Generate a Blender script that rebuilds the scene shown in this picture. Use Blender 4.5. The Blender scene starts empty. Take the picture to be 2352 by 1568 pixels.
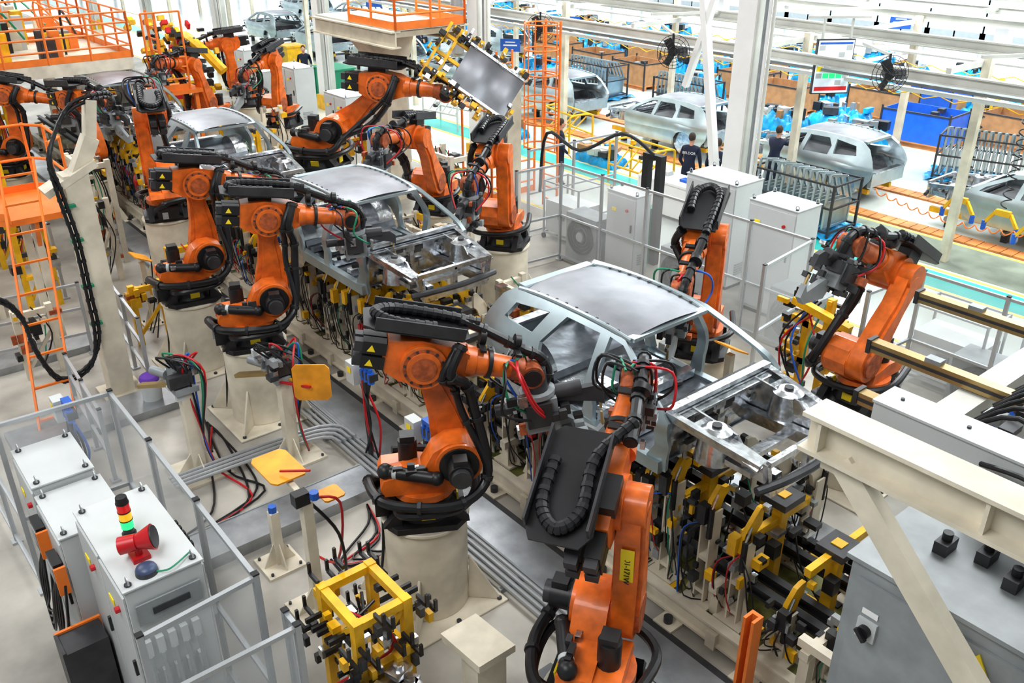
import bpy, bmesh, math, random
from mathutils import Vector as V, Matrix
random.seed(11)
R_=random.uniform
COL=bpy.context.scene.collection
# ---------------------------------------------------------------- materials
def mat(n,col,metal=0.0,rough=.5,var=.12,scale=5,bump=0.0,bscale=40,alpha=1,emit=0,coat=0):
    m=bpy.data.materials.new(n); m.use_nodes=True; nt=m.node_tree; p=nt.nodes['Principled BSDF']
    tc=nt.nodes.new('ShaderNodeTexCoord'); no=nt.nodes.new('ShaderNodeTexNoise'); no.inputs['Scale'].default_value=scale; no.inputs['Detail'].default_value=5
    nt.links.new(tc.outputs['Object'],no.inputs['Vector'])
    rp=nt.nodes.new('ShaderNodeValToRGB'); rp.color_ramp.elements[0].position=.3; rp.color_ramp.elements[1].position=.7
    rp.color_ramp.elements[0].color=(*[c*(1-var) for c in col],1); rp.color_ramp.elements[1].color=(*[min(1,c*(1+var*.6)) for c in col],1)
    nt.links.new(no.outputs['Fac'],rp.inputs['Fac']); nt.links.new(rp.outputs['Color'],p.inputs['Base Color'])
    p.inputs['Metallic'].default_value=metal; p.inputs['Roughness'].default_value=rough; p.inputs['Alpha'].default_value=alpha
    p.inputs['Coat Weight'].default_value=coat
    if emit: 
        nt.links.new(rp.outputs['Color'],p.inputs['Emission Color']); p.inputs['Emission Strength'].default_value=emit
    if bump:
        n2=nt.nodes.new('ShaderNodeTexNoise'); n2.inputs['Scale'].default_value=bscale; nt.links.new(tc.outputs['Object'],n2.inputs['Vector'])
        b=nt.nodes.new('ShaderNodeBump'); b.inputs['Strength'].default_value=bump; b.inputs['Distance'].default_value=.02
        nt.links.new(n2.outputs['Fac'],b.inputs['Height']); nt.links.new(b.outputs['Normal'],p.inputs['Normal'])
    return m
ORG=mat('robot_orange_paint',(.76,.165,.018),0,.38,.32,7,coat=.2)
ORD=mat('worn_orange_paint',(.45,.11,.035),.1,.5,.55,14)
ORR=mat('orange_rail_paint',(.86,.22,.03),0,.45)
BLK=mat('black_plastic',(.014,.014,.016),0,.42,.3)
HOS=mat('black_hose',(.009,.009,.011),0,.35,.2)
DGR=mat('dark_grey_steel',(.06,.06,.065),.4,.45,.3)
CRM=mat('cream_paint',(.70,.64,.52),0,.5,.2,3)
YEL=mat('yellow_paint',(.82,.46,.010),0,.42,.25)
GRY=mat('light_grey_cabinet_paint',(.54,.56,.56),0,.45,.06,2)
MGR=mat('mid_grey_paint',(.29,.31,.32),.1,.45,.18)
SIL=mat('stamped_steel',(.66,.68,.71),1,.26,.35,9,bump=.45,bscale=9)
CAR=mat('zinc_coated_body_steel',(.46,.54,.57),.78,.33,.14,3)
ROF=mat('bare_roof_steel',(.29,.295,.32),.9,.42,.25,2)
FLP=mat('floor_pan_steel',(.24,.26,.29),.85,.33,.3,6,bump=.5,bscale=5)
ALU=mat('aluminium_profile',(.48,.50,.52),.55,.4,.06)
WHT=mat('white_paint',(.80,.80,.79),0,.5,.05,2)
STW=mat('structural_white_steel',(.58,.58,.54),0,.5,.14,2)
OLV=mat('oily_olive_deck',(.15,.15,.035),.1,.5,.7,4)
RED=mat('red_plastic',(.52,.012,.018),0,.35)
GRN=mat('green_hose',(.02,.26,.14),0,.4)
BLU=mat('blue_plastic',(.02,.13,.60),0,.35)
TRP=mat('blue_plastic_film',(.015,.37,.74),.0,.22,.6,3,bump=1.0,bscale=6)
GLD=mat('gold_anodised',(.42,.30,.13),.6,.35,.1)
CRD=mat('cardboard',(.42,.22,.10),0,.8,.2)
WOD=mat('orange_wood_planks',(.58,.23,.07),0,.6,.4,2)
NAV=mat('navy_workwear',(.012,.018,.045),0,.8,.2)
SKN=mat('skin',(.62,.34,.24),0,.5,.05)
HAI=mat('brown_hair',(.05,.03,.02),0,.7,.2,60)
GLS=mat('polycarbonate_panel',(.66,.69,.71),0,.2,.02,alpha=.20)
LGN=mat('green_lamp',(.02,.9,.2),0,.3,emit=1.2)
LYE=mat('yellow_lamp',(.9,.55,.02),0,.3,emit=.4)
LRD=mat('red_lamp',(.7,.02,.02),0,.3,emit=.2)
SCR=mat('screen_white',(.72,.8,.88),0,.3,emit=.3)
SGN=mat('sign_blue',(.02,.12,.5),0,.4)
SYE=mat('label_yellow',(.95,.72,.02),0,.5,.02)
TEA=mat('turquoise_floor_paint',(.05,.48,.44),0,.25,.15,1)
LYL=mat('yellow_line_paint',(.80,.60,.12),0,.4,.2,3)
GMT=mat('worn_green_grey_floor',(.22,.25,.20),0,.6,.35,1.5)
PUR=mat('purple_cloth',(.15,.05,.4),0,.8)
CON=mat('concrete_floor_near',(.43,.405,.36),0,.36,.5,.9,bump=.1,bscale=3)
FLG=mat('polished_floor_far',(.62,.67,.64),0,.16,.12,.4)
WIN=mat('window_frame_white',(.7,.73,.76),0,.5,.04)
PAN=mat('pale_wall_panel',(.55,.60,.63),0,.5,.06)
ORB=mat('amber_board_paint',(.86,.36,.02),0,.4,.25,4)
def treadmat():
    m=mat('diamond_tread_plate',(.42,.44,.46),.8,.4,.3,3); nt=m.node_tree; p=nt.nodes['Principled BSDF']
    tc=nt.nodes.new('ShaderNodeTexCoord'); mp=nt.nodes.new('ShaderNodeMapping'); mp.inputs['Rotation'].default_value=(0,0,.785)
    v=nt.nodes.new('ShaderNodeTexChecker'); v.inputs['Scale'].default_value=22
    nt.links.new(tc.outputs['Object'],mp.inputs[0]); nt.links.new(mp.outputs[0],v.inputs['Vector'])
    b=nt.nodes.new('ShaderNodeBump'); b.inputs['Strength'].default_value=1.0; b.inputs['Distance'].default_value=.02
    nt.links.new(v.outputs['Fac'],b.inputs['Height']); nt.links.new(b.outputs['Normal'],p.inputs['Normal'])
    return m
TRD=treadmat()
# ---------------------------------------------------------------- geometry builder
class G:
    def __init__(s): s.v=[];s.f=[];s.m=[];s.mats=[];s.M=Matrix.Identity(4)
    def mi(s,m):
        if m not in s.mats: s.mats.append(m)
        return s.mats.index(m)
    def add(s,vs,fs,m):
        o=len(s.v); s.v+= [s.M@V(p) for p in vs]; i=s.mi(m)
        for f in fs: s.f.append([o+a for a in f]); s.m.append(i)
    def box(s,c,d,m,R=None):
        x,y,z=[a/2 for a in d]; c=V(c)
        vs=[V(p) for p in((-x,-y,-z),(x,-y,-z),(x,y,-z),(-x,y,-z),(-x,-y,z),(x,-y,z),(x,y,z),(-x,y,z))]
        if R is not None: vs=[R@p for p in vs]
        s.add([p+c for p in vs],[(0,3,2,1),(4,5,6,7),(0,1,5,4),(1,2,6,5),(2,3,7,6),(3,0,4,7)],m)
    def bb(s,x0,x1,y0,y1,z0,z1,m): s.box(((x0+x1)/2,(y0+y1)/2,(z0+z1)/2),(x1-x0,y1-y0,z1-z0),m)
    def fr(s,d):
        d=V(d).normalized(); u=V((0,0,1)) if abs(d.z)<.95 else V((1,0,0))
        a=d.cross(u).normalized(); return d,a,a.cross(d)
    def beam(s,p,q,w,h,m):
        p=V(p);q=V(q); d,a,b=s.fr(q-p); vs=[]
        for c in(p,q):
            for i,j in((-1,-1),(1,-1),(1,1),(-1,1)): vs.append(c+a*(i*w/2)+b*(j*h/2))
        s.add(vs,[(3,2,1,0),(4,5,6,7),(0,1,5,4),(1,2,6,5),(2,3,7,6),(3,0,4,7)],m)
    def ibeam(s,p,q,w,h,m,t=.02):
        p=V(p);q=V(q); d,a,b=s.fr(q-p); s.beam(p+b*(h/2-t/2),q+b*(h/2-t/2),w,t,m); s.beam(p-b*(h/2-t/2),q-b*(h/2-t/2),w,t,m); s.beam(p,q,t,h-2*t,m)
    def cyl(s,p,q,r,m,r2=None,n=14):
        p=V(p);q=V(q); r2=r if r2 is None else r2; d,a,b=s.fr(q-p); vs=[]
        for c,rr in((p,r),(q,r2)):
            for i in range(n):
                t=2*math.pi*i/n; vs.append(c+(a*math.cos(t)+b*math.sin(t))*rr)
        fs=[(i,(i+1)%n,n+(i+1)%n,n+i) for i in range(n)]+[tuple(range(n-1,-1,-1)),tuple(range(n,2*n))]
        s.add(vs,fs,m)
    def tube(s,pts,r,m,n=8,k=5,loop=False):
        P=[V(p) for p in pts]; Q=[]
        if len(P)>2:
            N=len(P)
            for i in range(N-1):
                p0=P[max(0,i-1)];p1=P[i];p2=P[i+1];p3=P[min(N-1,i+2)]
                for j in range(k):
                    t=j/k; Q.append(.5*((2*p1)+(p2-p0)*t+(2*p0-5*p1+4*p2-p3)*t*t+(3*p1-p0-3*p2+p3)*t**3))
            Q.append(P[-1])
        else: Q=P
        vs=[];pa=None
        for i,c in enumerate(Q):
            d=(Q[min(i+1,len(Q)-1)]-Q[max(i-1,0)])
            if d.length<1e-6: d=V((0,0,1))
            d.normalize()
            if pa is None: _,a,_=s.fr(d)
            else:
                a=pa-d*pa.dot(d)
                if a.length<1e-4: _,a,_=s.fr(d)
                a.normalize()
            pa=a; b=a.cross(d)
            for j in range(n):
                t=2*math.pi*j/n; vs.append(c+(a*math.cos(t)+b*math.sin(t))*r)
        fs=[]
        for i in range(len(Q)-1):
            for j in range(n): fs.append((i*n+j,i*n+(j+1)%n,(i+1)*n+(j+1)%n,(i+1)*n+j))
        fs+=[tuple(range(n-1,-1,-1)),tuple(range(len(vs)-n,len(vs)))]
        s.add(vs,fs,m); return Q
    def sph(s,c,r,m,sc=(1,1,1),n=12):
        c=V(c);vs=[];h=n//2
        for i in range(1,h):
            t=math.pi*i/h
            for j in range(n):
                p=2*math.pi*j/n; vs.append(c+V((r*sc[0]*math.sin(t)*math.cos(p),r*sc[1]*math.sin(t)*math.sin(p),r*sc[2]*math.cos(t))))
        a=len(vs); vs+=[c+V((0,0,r*sc[2])),c-V((0,0,r*sc[2]))]; fs=[]
        for i in range(h-2):
            for j in range(n): fs.append((i*n+j,(i+1)*n+j,(i+1)*n+(j+1)%n,i*n+(j+1)%n))
        for j in range(n): fs.append((a,j,(j+1)%n)); fs.append((a+1,(h-2)*n+(j+1)%n,(h-2)*n+j))
        s.add(vs,fs,m)
    def prism(s,prof,y0,y1,m,ax='y'):
        n=len(prof)
        if ax=='y': vs=[(x,y0,z) for x,z in prof]+[(x,y1,z) for x,z in prof]
        elif ax=='z': vs=[(x,z,y0) for x,z in prof]+[(x,z,y1) for x,z in prof]
        else: vs=[(y0,x,z) for x,z in prof]+[(y1,x,z) for x,z in prof]
        s.add(vs,[tuple(range(n)),tuple(range(2*n-1,n-1,-1))]+[(i,n+i,n+(i+1)%n,(i+1)%n) for i in range(n)],m)
    def grid(s,fn,nu,nv,m):
        vs=[fn(i/nu,j/nv) for i in range(nu+1) for j in range(nv+1)]; w=nv+1
        s.add(vs,[(i*w+j,(i+1)*w+j,(i+1)*w+j+1,i*w+j+1) for i in range(nu) for j in range(nv)],m)
    def build(s,name,loc=None,rz=0,bevel=0,parent=None,scale=1,ang=32):
        if loc is None:
            xs=[p.x for p in s.v];ys=[p.y for p in s.v];zs=[p.z for p in s.v]
            o=V(((min(xs)+max(xs))/2,(min(ys)+max(ys))/2,min(zs))); vv=[p-o for p in s.v]; loc=o
        else: vv=s.v
        me=bpy.data.meshes.new(name); me.from_pydata([tuple(p) for p in vv],[],s.f)
        for m in s.mats: me.materials.append(m)
        me.polygons.foreach_set('material_index',s.m); 
        bm=bmesh.new(); bm.from_mesh(me); bmesh.ops.recalc_face_normals(bm,faces=bm.faces); bm.to_mesh(me); bm.free()
        me.polygons.foreach_set('use_smooth',[True]*len(me.polygons)); me.update()
        me.set_sharp_from_angle(angle=math.radians(ang))
        ob=bpy.data.objects.new(name,me); ob.location=loc; ob.rotation_euler=(0,0,rz); ob.scale=(scale,)*3; COL.objects.link(ob)
        if bevel:
            b=ob.modifiers.new('bevel','BEVEL'); b.width=bevel; b.segments=2; b.limit_method='ANGLE'; b.angle_limit=math.radians(40)
        if parent: ob.parent=parent; ob.matrix_parent_inverse=parent.matrix_world.inverted()
        return ob
def text(name,body,size,loc,rot,m,parent=None,local=False):
    c=bpy.data.curves.new(name,'FONT'); c.body=body; c.size=size; c.align_x='CENTER'; c.align_y='CENTER'; c.extrude=.002; c.materials.append(m)
    o=bpy.data.objects.new(name,c); COL.objects.link(o); o.location=loc; o.rotation_euler=rot
    if parent:
        o.parent=parent
        if not local:
            bpy.context.view_layer.update(); o.matrix_parent_inverse=parent.matrix_world.inverted()
    return o
def dup(ob,loc,rz=None):
    o=bpy.data.objects.new(ob.name.split('.')[0],ob.data); o.location=loc; o.rotation_euler=(0,0,ob.rotation_euler[2] if rz is None else rz); COL.objects.link(o)
    return o
# ---------------------------------------------------------------- robots
def frame(o,b):
    X=V((math.cos(b),0,math.sin(b)));Z=V((-math.sin(b),0,math.cos(b)));Y=V((0,1,0))
    return Matrix(((X.x,Y.x,Z.x,o[0]),(X.y,Y.y,Z.y,o[1]),(X.z,Y.z,Z.z,o[2]),(0,0,0,1)))
def ribs(g,Q,r,m,step=3):
    for i in range(1,len(Q)-1,step):
        d=(Q[i+1]-Q[i-1]).normalized(); g.cyl(Q[i]-d*.02,Q[i]+d*.02,r,m,n=10)
def gun(g,W,b,size=1,tilt=0):
    g.M=Matrix.Translation(W)@Matrix.Rotation(tilt,4,'Y')@Matrix.Scale(size,4)
    g.cyl((0,0,.05),(0,0,-.16),.09,DGR); g.cyl((0,0,-.14),(0,0,-.18),.14,MGR)
    g.box((0,0,-.33),(.26,.22,.28),MGR); g.box((-.02,0,-.30),(.2,.30,.2),DGR); g.box((.17,.05,-.27),(.08,.14,.12),DGR)
    g.cyl((.1,0,-.2),(.34,0,-.2),.06,DGR); g.cyl((-.18,.06,-.3),(-.34,.06,-.3),.05,DGR)
    g.prism([(.05,-.42),(.10,-.60),(.40,-.74),(.50,-.70),(.50,-.56),(.43,-.62),(.2,-.42)],-.03,.03,MGR)
    g.prism([(.05,-.25),(.2,-.2),(.44,-.2),(.51,-.26),(.51,-.38),(.44,-.34),(.2,-.28)],-.03,.03,DGR)
    g.cyl((.48,0,-.3),(.48,0,-.43),.018,GLD,.01); g.cyl((.48,0,-.57),(.48,0,-.46),.018,GLD,.01)
    for i in range(30): g.box((R_(-.24,.28),R_(-.2,.2),R_(-.58,-.1)),(R_(.03,.09),R_(.03,.08),R_(.03,.1)),random.choice([MGR,BLK,SIL,DGR,DGR,ORD,BLK]))
    for m in(RED,GRN,BLU,HOS,HOS,RED,GRN,HOS,HOS,HOS):
        x=R_(-.15,.2);y=R_(-.2,.2)
        g.tube([(x,y,-.3),(x-.2*R_(.4,1.4),y*1.8,-.1),(x-.15,y*1.6,.14),(-.2+R_(-.1,.1),R_(-.06,.06),.16)],.012,m,n=6)
    g.M=Matrix.Identity(4)
def robot(base,yaw,a2,b,tool='gun',sc=1.0,name='welding_robot',tilt=0,L=1.15,F=1.22,gs=1.15,mirror=False,tdy=0,label=None):
    g=G(); a=math.radians(a2); b=math.radians(b)
    g.prism([(-.40,-.30),(-.30,-.42),(.30,-.42),(.42,-.28),(.42,.28),(.30,.42),(-.30,.42),(-.40,.30)],0,.07,BLK,'z')
    for sx in(-1,1):
        for sy in(-1,1):
            g.prism([(sx*.24,.05),(sx*.44,.05),(sx*.26,.27)],sy*.30-.05,sy*.30+.05,BLK); g.cyl((sx*.36,sy*.3,.05),(sx*.36,sy*.3,.1),.035,DGR,n=6)
    g.cyl((0,0,.06),(0,0,.20),.36,BLK,.30,20); g.cyl((0,0,.20),(0,0,.30),.30,BLK,n=20); g.cyl((0,0,.29),(0,0,.37),.33,ORG,n=24)
    g.box((-.40,0,.18),(.22,.36,.2),BLK); g.box((-.52,.06,.16),(.04,.1,.12),MGR); g.box((.02,-.345,.15),(.14,.02,.09),SYE,Matrix.Rotation(.2,3,'X'))
    g.box((.345,.02,.15),(.02,.13,.09),SYE)
    g.prism([(-.40,.37),(-.44,.46),(-.40,.56),(-.18,.60),(-.02,.62),(.10,.84),(.24,.93),(.40,.94),(.54,.86),(.60,.70),(.56,.54),(.42,.44),(.28,.37)],-.25,.04,ORG)
    g.prism([(-.40,.37),(-.46,.46),(-.42,.54),(-.1,.56),(.2,.5),(.25,.37)],.02,.26,ORG)
    g.cyl((.35,-.29,.70),(.35,.06,.70),.235,ORG,n=28); g.cyl((.35,-.31,.70),(.35,-.27,.70),.20,BLK,n=24)
    g.cyl((.35,-.50,.70),(.35,-.29,.70),.125,BLK,n=16); g.cyl((.35,-.56,.70),(.35,-.49,.70),.10,DGR,n=16); g.box((.35,-.42,.84),(.14,.14,.07),BLK)
    g.cyl((-.14,.12,.55),(-.14,.12,.80),.10,BLK,n=14); g.box((-.14,.12,.83),(.15,.15,.07),BLK)
    g.cyl((-.38,-.16,.62),(.12,-.34,.60),.065,BLK); g.sph((-.38,-.16,.62),.085,BLK); g.sph((.12,-.34,.60),.075,BLK); g.cyl((-.30,-.19,.62),(-.26,-.205,.62),.068,GRY)
    for i in range(9): g.box((R_(-.35,.15),R_(-.3,-.15),.60+R_(0,.1)),(R_(.04,.12),.05,.06),random.choice([BLK,DGR,BLK,SIL]))
    S=V((.35,.16,.70)); E=S+V((math.sin(a)*L,0,math.cos(a)*L))
    g.M=frame(S,math.pi/2-a)
    pr=[]
    for i in range(9):
        t=math.pi/2+math.pi*i/8; pr.append((.235*math.cos(t),.235*math.sin(t)))
    pr+=[(.22,-.225),(.45,-.20),(.8,-.125)]
    for i in range(9):
        t=-math.pi/2+math.pi*i/8; pr.append((L+.17*math.cos(t),.17*math.sin(t)))
    pr+=[(.8,.125),(.45,.15),(.22,.20)]
    g.prism(pr,-.10,.09,ORG)
    g.prism([(x*.86+.05,z*.62) for x,z in pr],-.125,.125,ORG)
    g.cyl((0,.08,0),(0,.13,0),.17,ORD,n=20); g.cyl((L,-.12,0),(L,.12,0),.175,ORG,n=24)
    if label: g.box((.62,0,.146),(.36,.11,.006),SYE)
    g.M=Matrix.Identity(4)
    O=V((E.x,0,E.z)); g.M=frame(O,b)
    g.cyl((0,-.27,0),(0,.10,0),.225,ORG,n=30); g.cyl((0,-.29,0),(0,-.265,0),.165,ORG,n=26); g.cyl((0,-.275,0),(0,-.268,0),.20,ORD,n=26); g.cyl((0,-.30,0),(0,-.285,0),.12,ORD,n=20)
    for i in range(12):
        t=i*math.pi/6; g.cyl((.185*math.cos(t),-.285,.185*math.sin(t)),(.185*math.cos(t),-.27,.185*math.sin(t)),.014,DGR,n=6)
    g.prism([(-.36,-.12),(-.40,.02),(-.36,.20),(-.05,.25),(.28,.22),(.42,.17),(.42,-.09),(.25,-.16),(0,-.22),(-.2,-.2)],-.21,.05,ORG)
    g.cyl((.40,-.07,.04),(.50,-.07,.04),.165,ORG,.15,20); g.cyl((.50,-.07,.04),(F-.22,-.07,.03),.135,ORG,.105,20); g.cyl((.62,-.07,.04),(.66,-.07,.04),.15,BLK,n=20)
    g.cyl((F-.24,-.07,.03),(F-.12,-.07,.02),.115,ORD,.125,18)
    g.cyl((F-.02,-.19,0),(F-.02,.05,0),.12,ORD,n=20); g.box((F-.1,-.07,0),(.16,.16,.18),ORD); g.cyl((F-.02,-.21,0),(F-.02,-.18,0),.09,BLK,n=16)
    for y,z in((-.17,.12),(-.02,.12),(-.17,-.03),(-.02,-.03)):
        g.box((-.48,y,z),(.22,.125,.125),BLK); g.box((-.62,y,z),(.09,.10,.10),DGR); g.prism([(-.55,z-.035),(-.47,z-.035),(-.51,z+.035)],y-.066,y-.062,SYE)
    tz=.33; T=tdy
    g.prism([(-.62,T-.24),(-.50,T-.30),(.30,T-.30),(.38,T-.22),(.38,T+.18),(-.50,T+.22),(-.62,T+.14)],tz,tz+.02,BLK,'z')
    g.box((-.10,T-.29,tz+.07),(.84,.02,.13),DGR); g.box((-.10,T+.19,tz+.07),(.84,.02,.13),DGR); g.box((-.1,T*.5,tz-.07),(.3,.16+abs(T),.14),BLK)
    Q=g.tube([(.5,.08,tz+.06),(.1,T+.10,tz+.08),(-.35,T+.10,tz+.08),(-.52,T-.05,tz+.08),(-.35,T-.2,tz+.08),(.05,T-.2,tz+.08)],.045,HOS,n=10,k=10)
    ribs(g,Q,.052,BLK,2)
    Q=g.tube([(.30,.08,tz+.06),(.55,.06,tz+.0),(.85,.02,.24),(F-.12,-.0,.20),(F+.05,-.02,.16),(F+.16,-.04,.02),(F+.14,-.06,-.15)],.050,HOS,n=10,k=6); ribs(g,Q,.063,BLK,5)
    for x in(.55,.9): g.box((x,-.05,.2),(.06,.22,.03),BLK); g.cyl((x-.03,.04,.26),(x+.03,.04,.26),.08,BLK)
    P0=g.M@V((.25,-.25,.26)); P2=g.M@V((.12,-.36,-.05))
    W=g.M@V((F+.02,-.07,0)); g.M=Matrix.Identity(4)
    d=V((math.sin(a),0,math.cos(a))); n_=V((math.cos(a),0,-math.sin(a)))
    for off,rr in((.22,.052),(.10,.038)):
        pts=[P0+n_*off*.3,P2+n_*off*.6]+[V((S.x,-.22,S.z))+d*L*t+n_*(off+.10) for t in(.72,.45)]+[V((S.x+.28,-.42+off*.3,.66)),V((.42,-.52,.44)),V((0,-.56,.42)),V((-.42,-.40,.42)),V((-.56,0,.40)),V((-.44,.2,.25))]
        Q=g.tube(pts,rr,HOS,n=10,k=6); ribs(g,Q,rr*1.28,BLK,6)
    g.tube([(-.30,-.3,.25),(-.2,-.5,.3),(.3,-.5,.32),(.52,-.2,.35),(.5,.2,.38),(.2,.46,.42),(-.3,.4,.5)],.045,HOS,n=8)
    if tool=='gun': gun(g,W,b,gs,math.radians(tilt))
    elif tool=='panel':
        Rr=lambda d,ax: Matrix.Rotation(math.radians(d),4,ax)
        C=W+Rr(-60,'Z')@V((.1,.42,.24))
        g.beam(W,C,.14,.14,DGR); g.M=Matrix.Translation(C)@Rr(-60,'Z')@Rr(-22,'Y')@Rr(52,'X')@Matrix.Scale(.68,4)
        g.box((.0,0,0),(.2,.4,.4),DGR)
        for y in(-.45,0,.45): g.beam((.06,y,-.9),(.06,y,1.25),.08,.08,YEL)
        for z in(-.8,-.25,.3,.85,1.15): g.beam((.1,-.75,z),(.1,.75,z),.07,.07,MGR if z<0 else YEL)
        g.grid(lambda u,v:(.30-.10*math.sin(math.pi*v)+.03*math.sin(u*12),(v-.5)*1.0,(u-.66)*1.5),10,8,ROF)
        g.beam((.34,-.52,-.95),(.34,-.52,.55),.06,.05,SIL); g.beam((.34,.52,-.95),(.34,.52,.55),.06,.05,SIL)
        for i in range(80):
            y=random.choice([-.75,-.6,.6,.75])+R_(-.08,.08); z=R_(-1.1,1.1)
            if i%3==1: y=R_(-.7,.7); z=random.choice([.8,1.0,1.25,-1.05])+R_(-.08,.08)
            g.box((.2+R_(-.1,.2),y,z),(R_(.06,.25),R_(.05,.14),R_(.05,.14)),random.choice([YEL,YEL,BLK,SIL,DGR,BLK])); 
            if i%3==0: g.cyl((.1,y,z),(.42,y,z),.02,SIL)
        for m in(GRN,RED,HOS,BLU,HOS): g.tube([(.05,R_(-.5,.5),R_(-.6,.6)),(-.2,R_(-.4,.4),R_(-.4,.4)),(-.35,R_(-.2,.2),.2)],.014,m,n=6)
        g.M=Matrix.Identity(4)
    if mirror: g.v=[V((p.x,-p.y,p.z)) for p in g.v]
    ob=g.build(name,base,math.radians(yaw),bevel=.012,scale=sc)
    if label:
        s=-1 if mirror else 1
        c=S+V((math.sin(a),0,math.cos(a)))*.62+V((-math.cos(a),0,math.sin(a)))*.152
        ro=Matrix(((0,0,-1),(0,-1,0),(-1,0,0))).to_euler()
        text('label_text',label,.066,(c.x,s*.16,c.z),ro,BLK,ob,True)
    return ob
def pedestal(x,y,h,r=.44):
    g=G(); g.cyl((0,0,.03),(0,0,h-.04),r,CRM,n=40); g.cyl((0,0,h-.04),(0,0,h),r+.03,CRM,n=40); g.box((0,0,.015),(1.25,1.25,.03),CRM)
    for i in range(4):
        t=math.pi/4+i*math.pi/2; g.M=Matrix.Rotation(t,4,'Z'); g.prism([(r-.01,.03),(r+.36,.03),(r+.02,.62)],-.015,.015,CRM); g.M=Matrix.Identity(4)
    for sx in(-1,1):
        for sy in(-1,0,1): g.cyl((sx*.56,sy*.55,.03),(sx*.56,sy*.55,.06),.03,DGR,n=6)
    g.box((-r-.05,-.12,h/2),(.12,.2,h-.1),MGR); g.tube([(-r-.05,0,h-.1),(-r-.09,.05,h*.5),(-r-.1,.1,.05)],.02,GRN,n=6); g.tube([(-r-.02,.12,h-.02),(-r-.07,.14,h*.5),(-r-.3,.2,.04)],.02,RED,n=6)
    g.tube([(-r*.7,-r*.75,h-.02),(-r*.75,-r*.8,h*.5),(-r*.9,-r*.9,.05)],.018,HOS,n=6); g.tube([(-r*.75,-r*.7,h-.02),(-r*.8,-r*.74,h*.5),(-r*1.0,-r*.8,.05)],.018,GRN,n=6)
    return g.build('robot_pedestal',(x,y,0),math.radians(0),bevel=.008)
ROB=[((-6.47,4.1,1.2),60,-15,-13,0,{'F':1.10,'gs':1.3,'tilt':-8}),
((-3.75,3.98,.9),122,-4,26,0,{'gs':1.05,'mirror':True,'tdy':-.24,'label':'RM01-171W'}),
((-11.3,4.4,1.2),70,3,-8,0,{'F':1.15}),
((-13.4,4.3,1.2),80,0,-10,0,{}),
((-16.7,5.2,1.5),165,-8,12,20,{}),
((-18.8,9.6,1.2),38,50,-4,0,{'tool':'panel','sc':1.35,'name':'material_handling_robot','F':1.12}),
((-14.5,9.9,1.2),300,30,10,0,{}),
((-12.1,9.7,1.2),305,10,-10,0,{}),
((-7.2,9.35,1.1),300,0,-17,0,{}),
((-4.85,9.7,1.2),270,-35,30,-30,{}),
((-22.0,5.2,1.0),20,-10,5,0,{}),
((-25.3,9.7,1.0),300,20,10,0,{}),
((-24.0,11.2,1.0),300,0,-10,0,{}),
((-23.6,3.9,1.0),60,0,-10,0,{}),
((-27.2,11.6,1.0),250,5,-5,0,{})]
for bs,yw,a2,b,tl,kw in ROB:
    pedestal(bs[0],bs[1],bs[2],.44*(1.3 if kw.get('sc',1)>1 else 1)); k=dict(kw); k.setdefault('tilt',tl); robot(bs,yw,a2,b,**k)
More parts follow.
